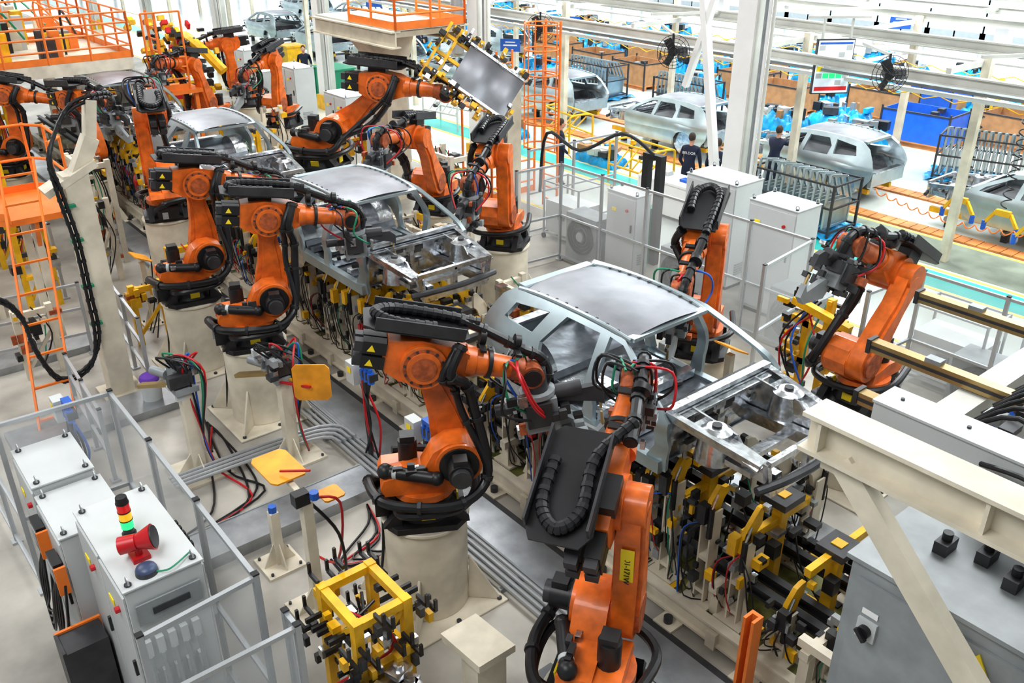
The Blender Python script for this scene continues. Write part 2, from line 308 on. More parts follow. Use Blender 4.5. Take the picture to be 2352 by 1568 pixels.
# ---------------------------------------------------------------- car bodies
def rz(x): return 1.21-.055*((x+.68)/.85)**2
def carbody(doors):
    out=[(-.93,0)]
    for i in range(9):
        t=math.pi*i/8; out.append((-1.33+.40*math.cos(t),.06+.38*math.sin(t)))
    out+=[(-1.9,.10),(-2.03,.28),(-2.08,.55),(-2.0,.74),(-1.84,.98),(-1.66,1.10),(-1.5,rz(-1.5)-.05)]
    out+=[(x,rz(x)-.05) for x in(-1.2,-.9,-.6,-.3,0,.14)]+[(.52,.92),(.86,.73),(1.0,.60),(1.02,.3),(.98,0)]
    if doors:
        H=[[(-.86,.70),(-.16,.68),(-.20,1.05),(-.74,1.06),(-.88,.9)],[(-.04,.68),(.72,.68),(.62,.78),(.13,1.03),(-.08,1.06)],[(-1.0,.74),(-1.6,.80),(-1.5,1.0),(-.95,1.06)]]
    else:
        H=[[(-.82,.17),(-.20,.13),(-.15,.4),(-.15,.7),(-.20,1.07),(-.72,1.07),(-.95,.74),(-.88,.45)],[(-.02,.13),(.76,.13),(.86,.3),(.86,.60),(.72,.75),(.15,1.06),(-.06,1.08),(-.02,.7)],[(-1.12,.78),(-1.64,.80),(-1.53,.98),(-.98,1.04)]]
    c=bpy.data.curves.new('t','CURVE'); c.dimensions='2D'; c.fill_mode='BOTH'
    for pl in[out]+H:
        s=c.splines.new('POLY'); s.points.add(len(pl)-1); s.use_cyclic_u=True
        for i,p in enumerate(pl): s.points[i].co=(p[0],p[1],0,1)
    o=bpy.data.objects.new('t',c); COL.objects.link(o); bpy.context.view_layer.update()
    me=bpy.data.meshes.new_from_object(o.evaluated_get(bpy.context.evaluated_depsgraph_get())); bpy.data.objects.remove(o)
    g=G()
    for sg in(-1,1):
        bm=bmesh.new(); bm.from_mesh(me)
        for z in(.08,.18,.35,.42,.52,.6,.68,.8,.95,1.05):
            bmesh.ops.bisect_plane(bm,geom=bm.verts[:]+bm.edges[:]+bm.faces[:],plane_co=(0,z,0),plane_no=(0,1,0))
        for x in(-1.9,-1.7,-1.5,-1.3,-1.1,-.9,.3,.7,.9):
            bmesh.ops.bisect_plane(bm,geom=bm.verts[:]+bm.edges[:]+bm.faces[:],plane_co=(x,0,0),plane_no=(1,0,0))
        bmesh.ops.remove_doubles(bm,verts=bm.verts[:],dist=.0005)
        for v in bm.verts:
            x,z=v.co.x,v.co.y
            w=.86+min(z,.18)*.22
            if .35<z<=.65: w+=.03*math.sin((z-.35)/.3*math.pi)
            if z>.65: w-=(z-.65)*.52+ (z-.65)**2*.15
            if x<-1.4: w-=(abs(x)-1.4)**2*.30
            if x>.7: w-=(x-.7)**2*.4
            dd=math.hypot(x+1.33,z-.06)
            if dd<.52: w+=.025
            v.co=V((x,sg*w,z))
        bmesh.ops.recalc_face_normals(bm,faces=bm.faces[:])
        bmesh.ops.solidify(bm,geom=bm.faces[:],thickness=.055)
        bm.verts.index_update(); g.add([v.co.copy() for v in bm.verts],[[v.index for v in f.verts] for f in bm.faces],CAR); bm.free()
    g.grid(lambda u,v:(-1.60+u*1.78,(v-.5)*2*(.59+.02*math.sin(math.pi*u)),rz(-1.60+u*1.78)-.045*(2*v-1)**2+.008*(abs(2*v-1)<.75)-(.03 if u<.02 else 0)),16,14,ROF)
    for sg in(-1,1):
        g.tube([(-1.6,sg*.60,1.10),(-1.2,sg*.61,rz(-1.2)-.04),(-.6,sg*.62,rz(-.6)-.04),(-.1,sg*.61,rz(-.1)-.04),(.18,sg*.59,1.10)],.028,CAR)
        for i in range(9): x=-1.3+i*.16; g.box((x,sg*.575,rz(x)-.028),(.03,.02,.01),DGR)
    g.beam((.17,-.58,1.11),(.17,.58,1.11),.10,.04,CAR); g.beam((-1.62,-.55,1.10),(-1.62,.55,1.10),.12,.06,CAR); g.beam((-.1,-.6,1.12),(-.1,.6,1.12),.08,.03,CAR)
    def fl(u,v):
        x=-1.95+u*2.90; y=(v-.5)*1.66; z=.09+(.16*max(0,1-abs(y)/.17) if x>-.9 else .2)+.012*math.sin(x*14)*(abs(y)>.2); return(x,y,z)
    g.grid(fl,36,26,FLP)
    for x in(-.85,-.1,.40): g.box((x,0,.16),(.12,1.6,.10),SIL)
    for i in range(10): g.cyl((-.6+i*.14,(-1)**i*R_(.3,.7),.11),(-.6+i*.14,(-1)**i*R_(.3,.7)+.001,.125),.035,DGR,n=10)
    for sg in(-1,1):
        g.cyl((-1.33,sg*.58,.14),(-1.33,sg*.84,.14),.42,SIL,n=24); g.beam((-.9,sg*.86,.07),(.95,sg*.86,.07),.10,.14,CAR)
        g.box((-.62,sg*.40,.19),(.5,.5,.05),SIL)
        g.beam((.85,sg*.42,.24),(2.0,sg*.42,.30),.10,.13,SIL); g.beam((.90,sg*.78,.64),(1.95,sg*.66,.50),.08,.08,SIL)
        g.cyl((1.36,sg*.58,.28),(1.36,sg*.58,.60),.20,SIL,.15,18); g.cyl((1.36,sg*.58,.60),(1.36,sg*.58,.64),.16,SIL,.10,18); g.cyl((1.36,sg*.58,.64),(1.36,sg*.58,.66),.05,DGR)
        g.prism([(.85,.24),(2.0,.24),(1.95,.46),(1.65,.50),(1.55,.60),(.90,.66)],sg*.50-.012,sg*.50+.012,SIL)
        g.prism([(1.15,.58),(1.95,.47),(1.95,.49),(1.15,.61)],.50 if sg>0 else -.72,.72 if sg>0 else -.50,SIL)
        g.beam((2.0,sg*.55,.2),(1.98,sg*.62,.55),.05,.06,SIL); g.beam((.90,sg*.42,.2),(.7,sg*.5,.08),.12,.1,SIL)
        for i in range(9): g.cyl((1.0+i*.1,sg*.515,.35+.04*(i%2)),(1.0+i*.1,sg*.52,.35+.04*(i%2)),.025,DGR,n=8)
        g.box((1.7,sg*.6,.36),(.3,.12,.06),SIL); g.cyl((1.72,sg*.56,.30),(1.72,sg*.56,.42),.05,SIL)
    g.prism([(.86,.1),(.92,.1),(.98,.45),(.98,.64),(.92,.66),(.88,.45)],-.78,.78,SIL); g.beam((.93,-.78,.69),(.93,.78,.69),.09,.05,SIL); g.beam((1.02,-.7,.62),(1.02,.7,.62),.10,.03,SIL); g.beam((.78,-.8,.6),(.78,.8,.6),.05,.05,DGR)
    for i in range(22): g.box((1.0+R_(0,.03),R_(-.6,.6),R_(.2,.58)),(.04,R_(.05,.2),R_(.04,.12)),random.choice([SIL,DGR,SIL,MGR]))
    g.beam((2.0,-.62,.55),(2.0,.62,.55),.06,.06,SIL); g.beam((2.0,-.55,.2),(2.0,.55,.2),.07,.08,SIL); g.tube([(1.98,-.72,.28),(2.06,-.4,.30),(2.09,0,.30),(2.06,.4,.30),(1.98,.72,.28)],.045,DGR)
    g.beam((2.0,0,.2),(2.0,0,.55),.04,.06,SIL); g.beam((1.5,-.42,.2),(1.5,.42,.2),.12,.06,SIL)
    g.prism([(-2.06,.10),(-1.96,.08),(-1.94,.40),(-2.06,.44)],-.74,.74,CAR); g.beam((-2.0,-.6,.43),(-2.0,.6,.43),.14,.04,SIL)
    if doors:
        for sg in(-1,1):
            y=sg*.925
            for x in(-.88,-.12,.86): g.beam((x,y,.12),(x,y,.66),.012,.012,DGR)
            for x in(-.7,.1): g.box((x,y+sg*.01,.60),(.16,.02,.03),MGR)
        g.bb(-.9,.8,-.8,.8,.25,.5,DGR)
    return g.build('car_body_shell',(0,0,0),0,ang=28)
cA=carbody(False); cA.location=(-5.78,6.75,1.75)
dup(cA,(-11.53,6.75,1.75)); dup(cA,(-17.3,6.75,1.75)); dup(cA,(-23.1,6.75,1.75))
cB=carbody(True); cB.location=(-12.9,20.9,.42); cB.rotation_euler=(0,0,math.pi)
for x in(-18.0,-7.5,-23.5,-28.8,-34.2,-39.6,-45): dup(cB,(x,20.9,.42))
for x in(-34,-40,-46,-52): dup(cB,(x,26.4,.42))
def skid(x,y):
    g=G()
    for s in(-.5,.5): g.beam((-1.9,s,.34),(1.9,s,.34),.1,.12,YEL)
    for a in(-1.4,-.1,1.2):
        g.beam((a,-.7,.24),(a,.7,.24),.1,.08,MGR)
        for s in(-.5,.5): g.box((a,s,.10),(.14,.14,.2),DGR)
    return g.build('car_body_skid',(x,y,0))
s0=skid(-12.9,20.9)
for x in(-18.0,-7.5,-23.5,-28.8,-34.2,-39.6,-45): dup(s0,(x,20.9,0))
for x in(-34,-40,-46,-52): dup(s0,(x,26.4,0))
# ---------------------------------------------------------------- conveyor platform & jigs
g=G()
for y in(5.98,7.62): g.ibeam((-31,y,.16),(1.5,y,.16),.12,.24,CRM,.03)
g.bb(-31,1.5,6.04,7.56,.16,.24,OLV)
for i in range(33):
    x=-31+i; g.beam((x,5.9,.1),(x,6.1,.1),.12,.2,CRM); g.cyl((x+.5,5.83,0),(x+.5,5.83,.1),.05,DGR); g.box((x+.5,5.83,.015),(.25,.2,.03),CRM)
for i in range(90): g.box((R_(-12,1.2),R_(6.1,7.5),.25),(R_(.08,.3),R_(.08,.3),.03),random.choice([OLV,DGR,MGR,YEL,BLK]))
g.build('conveyor_platform')
g=G()
for y in(6.28,6.5,7.05,7.3): g.ibeam((-31,y,.72),(1.5,y,.72),.09,.12,BLK,.03)
for i in range(28):
    x=-30.6+i*1.15
    g.beam((x,6.05,.60),(x,7.5,.60),.1,.1,CRM)
    for y in(6.15,7.4): g.box((x,y,.40),(.1,.1,.32),CRM)
for x in(-2.9,-2.1,-1.3,-.5,.3):
    g.beam((x,5.75,.86),(x,6.2,.86),.09,.09,CRM); g.bb(x-.05,x+.05,5.78,5.88,0,.82,CRM)
g.beam((-3.0,5.83,.95),(.6,5.83,.95),.09,.09,CRM)
g.build('transfer_conveyor_rails')
def clamp(g,x,y,s,top=1.72):
    h=top-R_(.2,.42); w=.13
    g.M=Matrix.Translation((x,y,0))@Matrix.Scale(s,4,(0,1,0))
    g.box((0,0,.26),(.34,.30,.03),CRM); g.box((-.06,0,.24+(h-.24)/2),(.02,.16,h-.24),CRM); g.box((.06,0,.24+(h-.24)/2),(.02,.16,h-.24),CRM)
    for i in range(3): g.box((0,0,.4+i*(h-.4)/2.4),(.10,.15,.05),CRM)
    g.prism([(-.08,.27),(-.22,.27),(-.08,.6)],-.01,.01,CRM); g.prism([(.08,.27),(.22,.27),(.08,.6)],-.01,.01,CRM)
    Y1=random.choice([YEL,YEL,YEL,CRM])
    g.prism([(-.10,h-.1),(.06,h-.12),(.14,h+.08),(.20,h+.14),(.20,top-.02),(.14,top-.02),(.06,h+.26),(-.06,h+.12)],-.025,.025,Y1,'x')
    g.box((R_(-.08,.08),-.1,h-.02),(.10,.10,.22),random.choice([YEL,BLK,DGR])); g.cyl((.05,-.08,h-.30),(.05,-.08,h+.06),.032,BLK,n=10); g.cyl((.05,-.08,h+.05),(.05,.0,h+.2),.014,SIL,n=8)
    g.box((-.05,.14,h+.05),(.06,.14,.07),BLK); g.box((R_(-.1,.1),.2,top-.02),(.07,.06,.06),random.choice([SIL,BLK,YEL]))
    if random.random()<.25: g.box((R_(-.12,.12),-.16,h-.35),(.12,.07,.09),RED)
    if random.random()<.5: g.box((R_(-.12,.12),.12,h-.25),(.10,.16,.10),YEL)
    for q in range(13): g.box((R_(-.2,.2),R_(-.18,.12),R_(.45,h+.1)),(R_(.03,.10),R_(.03,.10),R_(.03,.12)),random.choice([BLK,DGR,DGR,SIL,MGR,YEL,BLK]))
    for m in random.sample([RED,HOS,HOS,BLU,HOS,GRN,RED,HOS,DGR,HOS],3)+[HOS,HOS]:
        a=R_(-.25,.25); g.tube([(.03,-.1,h-.1),(a,-.2,h-.25),(a*1.3,-.16,(h)/2),(a,R_(-.2,.1),.32),(a+R_(-.3,.3),.1,.28)],.008,m,n=5,k=4)
    g.M=Matrix.Identity(4)
for st,car in((-5.78,1),(-11.53,1),(-17.3,1),(-23.1,1),(-1.6,0),(-8.6,0),(-14.4,0),(-20.2,0)):
    g=G(); tp=1.72
    xs=[-1.85,-1.35,-.85,-.4,.05,.5,.95,1.35,1.8] if car else [-.7,-.1,.5]
    if st==-1.6: xs=[-1.7,-1.2,-.6,0,.6]; tp=1.5
    for x in xs:
        for y,s in((6.18,1),(7.42,-1)): clamp(g,st+x+R_(-.08,.08),y+R_(-.03,.05),s,tp-R_(0,.12)-(0 if car else .35))
    for x in xs[::2]:
        y=6.8+R_(-.15,.15); g.box((st+x,y,.9),(.12,.12,1.3 if car else .9),YEL if random.random()<.6 else CRM); g.box((st+x,y,1.5 if car else 1.3),(.3,.34,.08),DGR)
        g.beam((st+x,6.3,1.25),(st+x,7.3,1.25),.07,.09,YEL); g.box((st+x+.1,y-.2,1.0),(.12,.12,.16),random.choice([RED,BLU,BLK]))
    if not car: g.beam((st-1.0,6.45,1.15),(st+1.0,6.45,1.1),.08,.10,YEL); g.beam((st-1.0,7.2,1.15),(st+1.0,7.2,1.1),.08,.10,YEL)
    for i in range(120 if car else 80):
        x=st+R_(-2,2)*(1 if car else .4); y=R_(6.2,7.4); z=R_(.4,1.6 if car else 1.2)
        g.box((x,y,z),(R_(.04,.18),R_(.04,.18),R_(.04,.14)),random.choice([BLK,BLK,DGR,DGR,SIL,YEL,MGR,BLK,CRM]))
        if i%3==0: g.tube([(x,y,z),(x+R_(-.3,.3),y+R_(-.3,.3),z-.4),(x+R_(-.5,.5),min(7.5,max(6.1,y+R_(-.2,.2))),.28)],.010,random.choice([RED,HOS,HOS,HOS,HOS,GRN,BLU]),n=5)
    g.build('welding_jig_fixture')
g=G(); g.bb(-31,1.5,5.12,5.62,.02,.06,TRD); g.bb(-31,1.5,5.09,5.115,0,.07,MGR); g.bb(-31,1.5,5.14,5.6,0,.02,DGR); g.build('tread_plate_walkway')
g=G(); g.bb(-31,1.5,5.64,5.74,0,.012,DGR); g.build('floor_cable_channel')
g=G(); g.bb(-31,1.5,8.05,8.55,0,.06,TRD); g.build('tread_plate_walkway')
g=G(); g.bb(-8.95,-8.40,2.2,4.70,.0,.16,TRD); g.bb(-8.97,-8.95,2.2,4.70,0,.17,MGR); g.build('cable_duct_cover')
g=G(); g.bb(-12.9,-12.2,1.2,3.7,.0,.12,TRD); g.bb(-12.2,-9.6,4.98,5.08,0,.1,TRD);g.build('cable_duct_cover')
g=G(); g.bb(-15.6,-15.0,1.2,3.4,.0,.12,TRD); g.build('cable_duct_cover')
g=G(); g.bb(-5.0,-4.5,.5,2.9,0,.045,TRD); g.build('tread_plate_walkway')
g=G()
for i,y in enumerate((4.78,4.86,4.94,5.02)):
    g.tube([(-15,y,.10),(1.5,y,.10)],.028,ALU,n=8)
    g.tube([(-9.6,y-.02,.17),(-9.9-i*.08,y-.3,.17),(-10-i*.08,2.6,.17)],.025,ALU,n=8)
for x in range(-15,2): g.box((x,4.9,.03),(.05,.36,.06),MGR)
g.build('conduit_pipe_run')
# ---------------------------------------------------------------- fences
def fence(pts,h,name='safety_fence',clear=True,z0=.12,mids=(1.0,)):
    g=G()
    for q,(a,b) in enumerate(zip(pts[:-1],pts[1:])):
        a=V((*a,0));b=V((*b,0)); L=(b-a).length; n=max(1,round(L/1.25)); D=(b-a).normalized()*.026
        for i in range(1 if q else 0,n+1):
            p=a.lerp(b,i/n); g.beam(p+V((0,0,.03)),p+V((0,0,h)),.05,.05,ALU); g.box(p+V((0,0,.015)),(.12,.12,.03),ALU); g.box(p+V((0,0,h+.008)),(.055,.055,.016),BLK)
        for i in range(n):
            p=a.lerp(b,i/n)+D; r=a.lerp(b,(i+1)/n)-D
            for z in(z0,h-.03)+tuple(mids): g.beam(p+V((0,0,z)),r+V((0,0,z)),.04,.04,ALU)
            if clear:
                zz=[z0]+list(mids)+[h-.03]
                for za,zb in zip(zz[:-1],zz[1:]): g.beam(p+V((0,0,(za+zb)/2)),r+V((0,0,(za+zb)/2)),.006,zb-za-.045,GLS)
    return g.build(name)
fence([(-11.5,.75),(-9.25,.8),(-9.2,1.92),(-5.5,1.88),(-5.42,.95)],2.2)
fence([(-5.3,2.0),(-5.1,2.0),(-5.1,.6)],1.9)
fence([(-13.2,10.9),(-13.1,12.0),(-7.3,12.1),(-7.1,10.6)],2.1)
fence([(-5.6,10.9),(-5.5,12.2),(.5,12.2)],2.1)
fence([(-14.6,12.4),(-14.5,15.0)],2.0,clear=False)
fence([(-12.9,3.3),(-14.9,3.45)],1.3,'guard_rail',False,.4,(.85,)); fence([(-10.9,2.1),(-12.8,2.2)],1.1,'guard_rail',False,.4,(.75,))
fence([(-19.5,3.2),(-17.6,3.3)],1.5,'guard_rail',False,.4,(.9,)); fence([(-14.9,3.0),(-15.1,1.2)],1.3,'guard_rail',False,.4,(.85,))
# ---------------------------------------------------------------- control cabinets
def cabinet(x0,x1,y0,y1,h,m=GRY,face='y-',name='control_cabinet',z0=0):
    g=G(); g.bb(x0,x1,y0,y1,z0+.08,h,m); g.bb(x0+.03,x1-.03,y0+.03,y1-.03,z0,z0+.079,DGR); g.bb(x0-.015,x1+.015,y0-.015,y1+.015,h,h+.02,m)
    n=max(1,round((x1-x0)/.75))
    for i in range(n):
        a=x0+(x1-x0)*i/n+.02;b=x0+(x1-x0)*(i+1)/n-.02
        for yy in(y0-.011,y1+.011): g.box(((a+b)/2,yy,(h+z0)/2+.04),(b-a,.02,h-z0-.2),m)
        g.box((b-.08,y0-.03,(h+z0)/2+.2),(.03,.03,.16),BLK); g.box((a+.2,y0-.026,h-.35),(.12,.01,.07),SYE); g.cyl((b-.2,y0-.02,h-.3),(b-.2,y0-.06,h-.3),.03,RED,n=10)
    for s in(x0,x1): 
        for k in range(5): g.box((s,(y0+y1)/2,z0+.3+k*.05),(.03,(y1-y0)*.5,.02),MGR)
    for x in(x0+.05,x1-.05):
        for y in(y0+.05,y1-.05):
            g.cyl((x,y,h+.02),(x,y,h+.04),.03,DGR,n=8); g.tube([(x-.03,y,h+.04),(x-.03,y,h+.08),(x,y,h+.10),(x+.03,y,h+.08),(x+.03,y,h+.04)],.009,ALU,n=6,k=3)
    return g.build(name,bevel=.006)
c1=cabinet(-7.35,-6.05,1.03,1.65,2.1); cabinet(-8.25,-7.45,.87,1.45,1.82); cabinet(-9.1,-8.3,.87,1.42,1.9)
g=G()
g.prism([(-6.95,1.6),(-6.55,1.6),(-6.55,2.0),(-6.95,2.0)],1.672,1.69,MGR)
for i in range(5): g.box((-6.9+i*.09,1.72,1.85),(.05,.05,.18),DGR); g.tube([(-6.9+i*.09,1.72,1.8),(-6.9+i*.09,1.75,1.2),(-6.9+i*.07,1.73,.5)],.02,MGR,n=6)
for i in range(6): g.box((-6.5+i*.07,1.70,1.5),(.05,.04,.14),GRY)
g.build('cabinet_connector_panel')
g=G()
for j in range(2):
    for i in range(5): g.box((-6.02,1.1+i*.1,1.5-j*.35),(.05,.06,.16),GRY); g.tube([(-6.0,1.1+i*.1,1.42-j*.35),(-5.97,1.1+i*.1,1.0-j*.3),(-6.0,1.12+i*.09,.5)],.018,MGR,n=6)
g.bb(-6.03,-6.015,1.08,1.6,1.75,1.95,MGR); g.box((-6.01,1.35,1.85),(.01,.3,.06),DGR); g.build('cabinet_connector_panel')
g=G(); x,y=-6.72,1.30
g.cyl((x,y,2.12),(x,y,2.15),.06,BLK); g.cyl((x,y,2.15),(x,y,2.21),.045,BLK)
for i,m in enumerate((LGN,LYE,LRD)): g.cyl((x,y,2.21+i*.085),(x,y,2.285+i*.085),.052,m,n=18); g.cyl((x,y,2.285+i*.085),(x,y,2.295+i*.085),.055,BLK,n=18)
g.cyl((x,y,2.465),(x,y,2.52),.052,BLK,.045,18); g.build('signal_tower_light')
g=G(); x,y=-6.38,1.27
g.box((x,y,2.14),(.14,.14,.04),RED); g.cyl((x,y,2.16),(x,y,2.24),.03,RED); g.cyl((x-.06,y-.12,2.26),(x,y,2.28),.075,RED,.07,18); g.cyl((x,y,2.28),(x+.06,y+.12,2.31),.06,RED,.11,18); g.cyl((x+.055,y+.112,2.308),(x+.065,y+.13,2.312),.095,DGR,.095,18); g.sph((x+.04,y+.09,2.30),.05,RED); g.build('alarm_horn')
g=G(); x,y=-6.16,1.25; g.cyl((x,y,2.12),(x,y,2.16),.09,DGR,.085,20); g.sph((x,y,2.16),.085,mat('dark_blue_grey_plastic',(.05,.07,.14),0,.4),(1,1,.5),16); g.tube([(x+.05,y+.05,2.14),(x+.12,y+.15,2.16),(x,y+.35,2.14)],.008,GRN,n=5); g.build('wireless_antenna_dome')
g=G()
for i in range(2):
    x=-8.0+i*.5-.1; g.box((x,.80,1.5-.1*i),(.26,.08,.34),BLK); g.box((x,.755,1.53-.1*i),(.18,.01,.16),MGR); g.box((x+.16,.80,1.5-.1*i),(.03,.1,.3),ORR)
    for k in range(4): g.tube([(x,.78,1.35),(x-.2+.1*k,.72,.9),(x-.1,.70,.3+.1*k),(x+.2,.72,.8),(x+.25,.8,1.4)],.013,HOS,n=6)
g.build('teach_pendant')
g=G(); g.bb(-7.3,-7.0,.62,.98,.05,.95,DGR); g.bb(-7.33,-7.30,.60,1.0,.0,.97,ORR); g.bb(-7.30,-7.0,.59,.62,.0,.97,DGR); g.build('robot_controller_box')
g=G(); g.cyl((-12.55,3.2,.12),(-12.55,3.2,.42),.14,GRY,.16,18); g.sph((-12.55,3.2,.46),.15,PUR,(1,1,.6)); g.build('waste_bucket')
# ---------------------------------------------------------------- post with cable (left)
g=G(); x,y=-13.3,2.95
g.bb(x-.17,x+.17,y-.17,y+.17,.04,3.5,CRM); g.box((x,y,.02),(.6,.6,.04),CRM)
g.beam((x,y-.42,3.28),(x,y+.3,3.62),.36,.1,CRM); g.beam((x,y+.05,3.45),(x,y+.33,3.95),.22,.2,CRM); g.beam((x,y+.31,3.9),(x,y+.42,4.45),.14,.2,CRM)
for o in(0,.06):
    Q=g.tube([(x-.9,y+.9,4.1+o),(x-.4,y+.8,4.35+o),(x+.02,y+.5,4.45+o),(x+.05,y+.1,4.32+o),(x+.2+o,y-.28,3.85),(x+.26,y-.30+o,3.3),(x+.26,y-.23+o,2.6),(x+.26,y-.23+o,1.8),(x+.25,y-.25+o,1.1),(x+.25,y-.42,.65+o),(x+.2,y-.83,.55+o),(x+.2,y-1.05,1.1+o),(x+.2,y-1.12,1.65+o),(x+.2,y-1.4,2.0+o),(x+.2,y-2.2,2.1+o)],.026,HOS,n=8,k=8); ribs(g,Q,.032,BLK,2)
for z in(1.3,1.9,2.6,3.1): g.box((x+.2,y-.18,z),(.10,.16,.04),GRN)
g.build('cable_support_post')
# ---------------------------------------------------------------- tip dresser stands etc
def gusset_post(g,x,y,h,w=.14,m=CRM,base=.5):
    g.bb(x-w/2,x+w/2,y-w/2,y+w/2,.03,h,m); g.box((x,y,.015),(base,base,.03),m)
    for i in range(4):
        g.M=Matrix.Translation((x,y,0))@Matrix.Rotation(i*math.pi/2,4,'Z'); g.prism([(w/2,.03),(base/2-.03,.03),(w/2,.32)],-.008,.008,m); g.cyl((base/2-.05,base/2-.05,.02),(base/2-.05,base/2-.05,.06),.018,DGR,n=6)
    g.M=Matrix.Identity(4)
def octo(g,c,w,h,m,R):
    k=.22; pr=[(-w,-h+k*h),(-w+k*w,-h),(w-k*w,-h),(w,-h+k*h),(w,h-k*h),(w-k*w,h),(-w+k*w,h),(-w,h-k*h)]
    g.M=Matrix.Translation(c)@R; g.prism(pr,-.01,.01,m); g.M=Matrix.Identity(4)
def dresser(x,y,h,yaw,board):
    g=G(); gusset_post(g,x,y,h,.16,base=.7); g.bb(x-.38,x-.28,y+.05,y+.15,.02,h*.85,CRM)
    g.box((x-.1,y,h+.05),(.45,.3,.08),MGR); g.box((x-.15,y,h+.2),(.26,.2,.2),MGR); g.cyl((x-.3,y-.1,h+.15),(x-.55,y-.2,h+.15),.06,MGR); g.box((x+.05,y-.05,h+.2),(.12,.3,.16),DGR); g.cyl((x-.1,y,h+.3),(x-.1,y,h+.42),.06,DGR)
    g.beam((x-.1,y-.1,h+.1),(x-.7,y-.35,h-.1),.1,.05,GLD)
    for i in range(24): g.box((x+R_(-.4,.15),y+R_(-.2,.2),h+R_(-.05,.4)),(R_(.04,.14),R_(.04,.12),R_(.03,.1)),random.choice([SIL,MGR,DGR,BLK,GRY]))
    for m in(GRN,RED,HOS,BLU,HOS,RED,HOS): g.tube([(x-R_(0,.2),y,h+.2),(x+R_(-.3,.1),y+R_(-.3,.3),h+.5),(x+R_(0,.3),y+R_(0,.25),h+.3),(x+.12,y+.1,.6),(x+.1,y+.2,.05)],.014,m,n=6)
    if board: octo(g,(x+.55,y+.15,h+.15),.24,.26,ORB,Matrix.Rotation(.9,4,'Z')); g.beam((x+.1,y-.1,h+.05),(x+.6,y+.1,h+.12),.03,.03,RED); g.beam((x,y,h+.05),(x+.5,y+.2,h+.05),.04,.03,YEL)
    return g.build('tip_dresser_stand')
dresser(-10.4,3.05,1.25,0,False); dresser(-9.95,4.2,1.2,0,True)
g=G(); gusset_post(g,-7.07,3.05,1.45,.11,base=.55); octo(g,(-7.65,3.05,1.55),.30,.20,ORB,Matrix.Rotation(math.pi/2,4,'X')); g.beam((-7.07,3.05,1.45),(-7.6,3.05,1.52),.06,.04,CRM); g.beam((-7.5,3.0,1.6),(-7.2,3.2,1.68),.02,.02,RED)
g.box((-7.07,3.0,1.5),(.12,.16,.14),BLK); g.cyl((-6.95,3.1,1.52),(-6.95,3.1,1.6),.05,SGN,n=8); octo(g,(-7.2,3.4,1.3),.12,.12,ORB,Matrix.Rotation(math.pi/2,4,'X'))
g.tube([(-7.07,3.1,1.4),(-6.9,3.3,1.0),(-7.05,3.4,.3),(-7.6,3.5,.08)],.018,HOS); g.tube([(-7.07,3.1,1.45),(-7.0,3.4,1.3),(-7.2,3.4,.4),(-7.8,3.4,.08)],.015,RED); g.build('proximity_sensor_stand')
g=G(); gusset_post(g,-8.0,3.05,.75,.10,base=.45); g.cyl((-8,3.05,.75),(-8,3.05,.83),.05,SGN,n=6); g.build('proximity_sensor_stand')
g=G()
for i in range(5): g.tube([(-11.3-R_(0,.5),3.6,.04),(-10.6+R_(-.5,.5),3.4+R_(-.3,.2),.03),(-9.4,3.2+R_(-.4,.4),.03),(-9.1,2.4+R_(-.3,.3),.03)],.016,HOS if i<4 else RED,n=6)
for i in range(4): g.tube([(-8.3,4.4,.03),(-7.8+R_(-.2,.2),4.2,.03),(-7.5,3.7+R_(-.3,.3),.03),(-7.2,4.4,.03)],.016,[HOS,RED,HOS,HOS][i],n=6)
g.build('floor_cable_bundle')
def valve(x,y,h):
    g=G(); g.cyl((x,y,.03),(x,y,h-.2),.035,DGR); g.box((x,y,.015),(.3,.3,.03),DGR); g.box((x-.16,y-.06,h-.1),(.2,.14,.3),GRY); g.box((x-.165,y-.135,h-.05),(.09,.006,.08),SYE)
    g.box((x+.12,y,h-.05),(.26,.12,.1),DGR)
    for i in range(3): g.cyl((x+.02+i*.09,y-.02,h-.14),(x+.02+i*.09,y-.02,h+.02),.045,BLU,n=12); g.cyl((x+.02+i*.09,y-.02,h+.02),(x+.02+i*.09,y-.02,h+.07),.03,SGN,n=12)
    g.box((x+.1,y,h+.09),(.2,.1,.05),SGN)
    for i in range(5): g.tube([(x+R_(-.2,.25),y,h-.15),(x+R_(-.15,.2),y+R_(-.1,.1),h*.5),(x+R_(-.2,.2),y+R_(-.1,.1),.04)],.016,random.choice([HOS,HOS,RED,SGN]))
    g.build('air_service_unit')
valve(-9.15,4.98,1.45); valve(-7.75,4.98,1.25); valve(-10.9,1.75,1.3); valve(-3.7,11.1,1.2); valve(-9.0,8.9,1.0)
g=G(); x,y=-4.68,3.5
g.bb(x-.12,x+.12,y-.16,y+.16,.04,.98,CRM); g.prism([(x-.35,.94),(x+.2,1.0),(x+.2,1.08),(x-.38,1.02)],y-.2,y+.2,CRM); g.box((x,y,.02),(.5,.5,.04),CRM); g.build('cream_support_pillar')
g=G(); cx,cy=-5.6,2.85
for a,b in(((-.3,-.25),(.3,-.25)),((.3,-.25),(.3,.25)),((.3,.25),(-.3,.25)),((-.3,.25),(-.3,-.25))):
    for z in(.75,1.35): g.beam((cx+a[0],cy+a[1],z),(cx+b[0],cy+b[1],z),.08,.08,YEL)
    g.beam((cx+a[0],cy+a[1],.0),(cx+a[0],cy+a[1],1.40),.09,.09,YEL)
g.beam((cx-.3,cy-.25,.75),(cx+.3,cy-.25,1.35),.05,.05,YEL); g.beam((cx+.3,cy-.25,.75),(cx+.3,cy+.25,1.35),.05,.05,YEL); g.beam((cx-.3,cy+.25,.75),(cx+.3,cy+.25,1.35),.05,.05,YEL)
